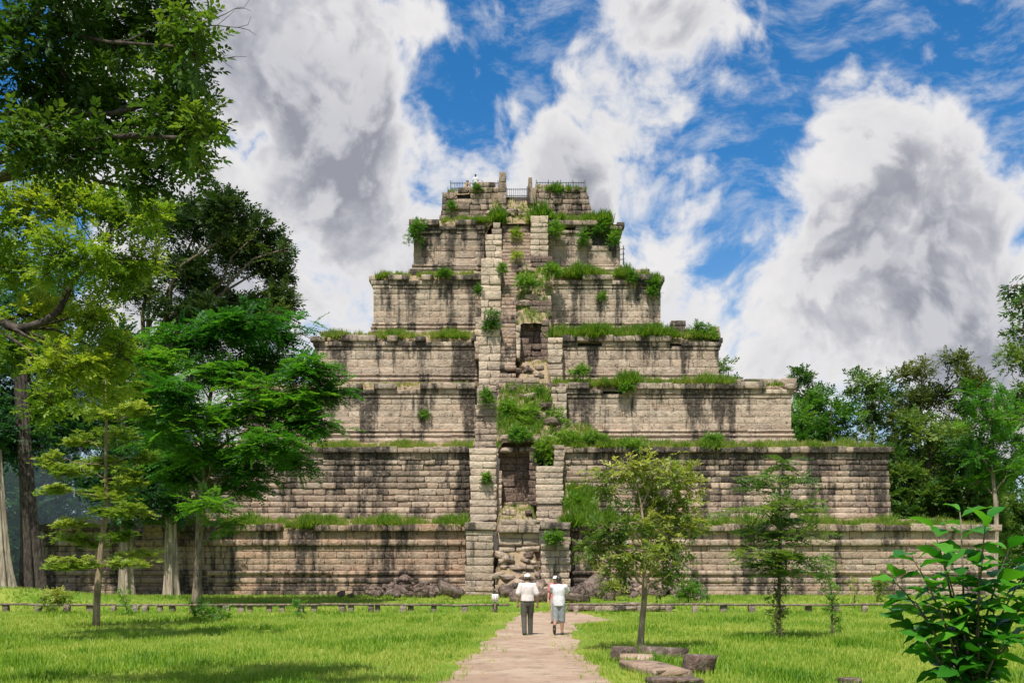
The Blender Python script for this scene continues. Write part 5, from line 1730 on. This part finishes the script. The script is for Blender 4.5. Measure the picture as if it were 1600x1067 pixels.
def person(label, loc, rz, J, wear, scale=1.0, skin='skin', voxel=0.014, group=None):
    """J: joint positions (local, facing +y); wear: clothing spec"""
    root = empty('person', loc, rz); root.scale = (scale,) * 3
    tag(root, label, 'person', group)
    A = {k: np.array(v, float) for k, v in J.items()}
    g = Geo()
    hd = A['head']; f = A.get('face', np.array((0, 1.0, 0)))
    side = np.cross(f, (0, 0, 1.0)); side /= np.linalg.norm(side)
    ball(g, hd + np.array((0, 0, .02)), (.077, .092, .105)); ball(g, hd + f * .015 - np.array((0, 0, .055)), (.058, .068, .065))
    ball(g, hd + f * .10 - np.array((0, 0, .012)), (.014, .018, .022), 6)
    for s in (-1, 1): ball(g, hd + side * .078 * s, (.014, .022, .032), 6)
    limbs(g, [A['neck'] - np.array((0, 0, .05)), hd - np.array((0, 0, .07))], [.058, .052])
    pel, che, nek = A['pelvis'], A['chest'], A['neck']
    mid = (pel + che) / 2
    loft(g, [(pel - (0, 0, .10), .10, .085), (pel - (0, 0, .03), .155, .115), (pel + (0, 0, .08), .15, .11), (mid + (0, 0, .02), .135, .098), (che - (0, 0, .02), .165, .112), (che + (0, 0, .08), .17, .105), (nek - (0, 0, .045), .10, .07), (nek, .06, .055)])
    ex = Geo()
    for s, k in ((-1, 'l'), (1, 'r')):
        sh, el, wr = A['sh_' + k], A['el_' + k], A['wr_' + k]
        limbs(g, [che + (sh - che) * .5 + np.array((0, 0, .05)), sh, (sh + el) / 2, el, (el * .6 + wr * .4), wr], [.06, .062, .05, .041, .040, .027])
        hdv = A['hand_' + k] - wr; hdv /= np.linalg.norm(hdv)
        px_ = np.cross(hdv, (0, 1.0, 0.2)); px_ /= np.linalg.norm(px_); pn = np.cross(px_, hdv)
        palm = wr + hdv * .05
        limbs(g, [wr, palm, wr + hdv * .085], [.026, .034, .032])
        curl = A.get('curl_' + k, np.array(pn))
        for i, (o, L) in enumerate(((-.027, .062), (-.009, .072), (.009, .068), (.027, .054))):
            b0 = wr + hdv * .085 + px_ * o
            p1 = b0 + hdv * L * .5 + curl * .006; p2 = p1 + hdv * L * .3 + curl * .018; p3 = p2 + hdv * L * .15 + curl * .02
            ex.tube([b0 - hdv * .02, p1, p2, p3], [.0095, .009, .008, .006], 6)
        b0 = wr + hdv * .03 + px_ * .028 * (-s)
        ex.tube([b0, b0 + hdv * .03 - px_ * .022 * s, b0 + hdv * .06 - px_ * .026 * s], [.012, .011, .008], 6)
        hp, kn, an, to = A['hip_' + k], A['kn_' + k], A['an_' + k], A['toe_' + k]
        limbs(g, [hp, (hp + kn) / 2, kn, kn * .62 + an * .38, an, an * .5 + to * .5 - np.array((0, 0, .0)), to], [.092, .078, .056, .056, .037, .040, .030])
        heel = an - (to - an) * .35; heel[2] = an[2] - .03
        ball(g, heel, .038, 6)
    skinned(g, 'body', skin, root, voxel, ex)
    # shirt
    g = Geo(); k_ = wear.get('loose', .022)
    hem = wear.get('hem', .02)
    loft(g, [(pel - (0, 0, hem), .155 + k_ * 1.2, .118 + k_ * 1.2), (pel + (0, 0, .08), .155 + k_, .115 + k_), (mid + (0, 0, .02), .145 + k_, .105 + k_), (che - (0, 0, .02), .168 + k_, .118 + k_), (che + (0, 0, .08), .172 + k_, .108 + k_), (nek - (0, 0, .035), .105, .082), (nek + (0, 0, .012), .072, .066)], 20)
    for k in 'lr':
        sh, el, wr = A['sh_' + k], A['el_' + k], A['wr_' + k]
        end = sh + (el - sh) * wear.get('sleeve', .75)
        limbs(g, [che + (sh - che) * .45 + np.array((0, 0, .05)), sh, (sh + end) / 2, end] , [.082, .083, .078, .080])
    skinned(g, 'shirt', wear['shirt'], root, voxel, smooth=4)
    # legwear
    g = Geo()
    loft(g, [(pel - (0, 0, .14), .13, .11), (pel - (0, 0, .05), .172, .135), (pel + (0, 0, .05), .162, .125), (pel + (0, 0, .09), .158, .12)])
    ln = wear.get('leg', 1.0)
    for k in 'lr':
        hp, kn, an = A['hip_' + k], A['kn_' + k], A['an_' + k]
        if ln >= 1:
            limbs(g, [hp, (hp + kn) / 2, kn, (kn + an) / 2, an + np.array((0, 0, -.02))], [.108, .098, .080, .074, .068])
        else:
            e = kn + (hp - kn) * (-.12)
            limbs(g, [hp, (hp + kn) / 2, kn, e - np.array((0, 0, .02))], [.11, .104, .094, .094])
    skinned(g, wear.get('legname', 'trousers'), wear['legs'], root, voxel, smooth=4)
    if wear.get('belt'):
        g = Geo(); loft(g, [(pel + (0, 0, .012), .184, .147), (pel + (0, 0, .045), .183, .146)], 20); g.obj('belt', M['belt'], root, smooth=True)
    for k in 'lr':
        an, to = A['an_' + k], A['toe_' + k]
        g = Geo(); heel = an - (to - an) * .38; heel[2] = an[2] - .04 if abs(an[2] - to[2]) < .12 else heel[2]
        limbs(g, [heel, an - np.array((0, 0, .03)), (an + to) / 2 - np.array((0, 0, .012)), to], [.046, .05, .05, .038])
        skinned(g, 'shoe', wear.get('shoes', 'shoe'), root, voxel, smooth=3)
    g = Geo()
    if wear.get('hair'):
        ball(g, hd - f * .012 + np.array((0, 0, .035)), (.085, .098, .10)); ball(g, hd - f * .045 - np.array((0, 0, .02)), (.072, .055, .075))
        skinned(g, 'hair', 'hair', root, voxel, smooth=2)
    if wear.get('cap'):
        g = Geo()
        ball(g, hd - f * .03 - np.array((0, 0, .01)), (.078, .066, .06))
        skinned(g, 'hair', 'hair', root, voxel, smooth=2)
        g = Geo()
        loft(g, [(hd + (0, 0, .035), .092, .104), (hd + (0, 0, .07), .091, .102), (hd + (0, 0, .11), .072, .082), (hd + (0, 0, .132), .03, .035)], 18)
        c = hd + f * .125 + np.array((0, 0, .038))
        ball(g, c, (.075, .075, .012), 7)
        skinned(g, 'cap', wear['cap'], root, voxel * .8, smooth=2)
    for s in (-1, 1):
        g = Geo(); ball(g, hd + f * .088 + side * .03 * s + np.array((0, 0, .012)), (.011, .008, .007), 6); g.obj('eye', M['eye'], root, smooth=True)
    g = Geo(); ball(g, hd + f * .082 - np.array((0, 0, .058)), (.022, .010, .007), 6); g.obj('mouth', M['lips'], root, smooth=True)
    return root


def stand(**kw):
    J = dict(pelvis=(0, 0, .95), chest=(0, .01, 1.28), neck=(0, 0, 1.45), head=(0, .02, 1.585),
             sh_l=(-.185, 0, 1.385), sh_r=(.185, 0, 1.385), el_l=(-.245, -.03, 1.12), el_r=(.245, -.03, 1.12), wr_l=(-.25, .05, .88), wr_r=(.25, .05, .88), hand_l=(-.25, .08, .79), hand_r=(.25, .08, .79),
             hip_l=(-.09, 0, .90), hip_r=(.09, 0, .90), kn_l=(-.095, .03, .49), kn_r=(.095, .03, .49), an_l=(-.10, -.02, .085), an_r=(.10, -.02, .085), toe_l=(-.115, .13, .035), toe_r=(.115, .13, .035))
    J.update(kw)
    return J


p1 = on_ground(824, 992)
person('walking person in white polo, dark trousers and white cap, seen from behind', p1, 0.05,
       stand(kn_l=(-.095, -.01, .49), an_l=(-.09, -.14, .10), toe_l=(-.10, .01, .035), kn_r=(.09, .12, .50), an_r=(.095, .16, .085), toe_r=(.11, .31, .04), el_l=(-.27, -.05, 1.13), wr_l=(-.27, .03, .89), hand_l=(-.265, .06, .80), el_r=(.27, -.04, 1.12), wr_r=(.285, .06, .88), hand_r=(.285, .09, .79)),
       dict(shirt='polo', legs='trousers', cap='cap', sleeve=.85, hem=.0, loose=.035, belt=True), 1.03)
p2 = on_ground(873, 992)
person('person in white T-shirt and grey shorts raising a camera, seen from behind', p2, -0.12,
       stand(kn_l=(-.09, -.02, .48), an_l=(-.10, -.30, .22), toe_l=(-.10, -.24, .06), kn_r=(.09, .05, .49), an_r=(.095, .02, .085), toe_r=(.11, .17, .035),
             el_r=(.28, .15, 1.22), wr_r=(.14, .30, 1.42), hand_r=(.10, .33, 1.48), el_l=(-.22, .16, 1.22), wr_l=(-.06, .32, 1.42), hand_l=(-.03, .34, 1.48), head=(0, .05, 1.575), pelvis=(0, 0, .94)),
       dict(shirt='tshirt', legs='shorts', legname='shorts', leg=.5, hair=True, sleeve=.6, hem=.10, loose=.025), 1.0, 'skin_tan')
cg = Geo(); cg.box((0, 0, 0), (.12, .05, .08)); cg.tube([(0, .02, 0), (0, .09, 0)], [.032, .03], 12)
co = cg.obj('camera_held', M['camera_black']); co.location = Vector(p2) + Vector((.085, .36, 1.50)); tag(co, 'small black camera in the hands of the T-shirt wearer', 'camera')
p3 = Vector((px_x(868, 38.5), 38.5, 0.0))
person('person in pink top and white cap half hidden behind the T-shirt wearer', p3, 2.85,
       stand(kn_l=(-.09, .10, .49), an_l=(-.09, .12, .085), toe_l=(-.10, .27, .035), el_r=(.25, -.02, 1.12), wr_r=(.26, .05, .88)),
       dict(shirt='pink', legs='palepants', cap='cap', sleeve=.7, hem=.04, loose=.02), 1.0)
# visitors on the summit
zt = TIERS[6][3]
b4 = P(743, 292, 96.0); b4.z = bank_z(6, b4.x, 96.0) if False else px_z(302, 96.0)
person('visitor in white shirt and dark hat standing behind the summit railing', b4, 3.0, stand(), dict(shirt='tshirt', legs='trousers', cap='hair', sleeve=.8, hem=.05), 0.98, 'skin_tan', .022)
b5 = P(727, 298, 94.5)
person('visitor in tan clothes sitting on the summit wall left of the standing one', b5 - Vector((0, 0, .25)), -1.2,
       stand(pelvis=(0, 0, .52), chest=(0, .12, .83), neck=(0, .20, .99), head=(0, .26, 1.12), sh_l=(-.185, .16, .94), sh_r=(.185, .16, .94), el_l=(-.23, .30, .74), el_r=(.23, .30, .74), wr_l=(-.15, .45, .62), wr_r=(.15, .45, .62), hand_l=(-.12, .52, .58), hand_r=(.12, .52, .58),
             hip_l=(-.09, 0, .50), hip_r=(.09, 0, .50), kn_l=(-.12, .40, .50), kn_r=(.12, .40, .50), an_l=(-.12, .36, .09), an_r=(.12, .36, .09), toe_l=(-.13, .51, .04), toe_r=(.13, .51, .04)),
       dict(shirt='tancloth', legs='tancloth', hair=True, sleeve=.9, hem=.0), 0.95, 'skin_tan', .022)

# branch tips reaching in at the upper right from a tree outside the frame
dJ = 24.0
bJ = Vector((14.2, 24.5, 0))
make_tree('edge_tree', 'dark leafy branch tip of a tree reaching in at the upper right edge', 'tree', bJ,
          [(bJ, .22), (bJ + Vector((0, 0, 3)), .17), (bJ + Vector((-.1, 0, 6)), .11), (P(1730, 380, dJ), .05), (P(1690, 330, dJ), .02)],
          pxc([(1590, 445, 22, 14, 24), (1592, 478, 24, 15, 26), (1590, 512, 18, 16, 22), (1640, 470, 36, 40, 90), (1690, 430, 50, 50, 130), (1740, 480, 50, 60, 130), (1700, 350, 50, 40, 120), (1780, 400, 60, 50, 160), (1740, 290, 60, 50, 140), (1810, 330, 60, 50, 140)], dJ, .5), TB, 0.36, 'leaf_dark', 'bark_brown', tone=.45, sub=4, flat=.3, upb=-.15, toneV=.14, twigs=4, tr=.008, subr=.65)


# thin blue wood smoke hanging in the shade among the left-hand trees
def smoke():
    def b(nt):
        return nt.n('ShaderNodeVolumePrincipled', Color=(0.60, 0.78, 0.86, 1.0), Density=0.020, Anisotropy=0.2).outputs[0]
    m = bpy.data.materials.new('wood_smoke'); m.use_nodes = True
    nt = NT(m.node_tree); v = b(nt); out = nt.n('ShaderNodeOutputMaterial'); nt.link(v, out.inputs['Volume'])
    g = Geo()
    ball(g, (0, 0, 0), (14.5, 7.0, 9.5), 22)
    o = g.obj('smoke', m, smooth=True)
    o.location = (-34.0, 79.0, 8.5)
    tag(o, 'thin blue smoke hanging among the shady trees at the left', 'smoke', kind='stuff')


smoke()
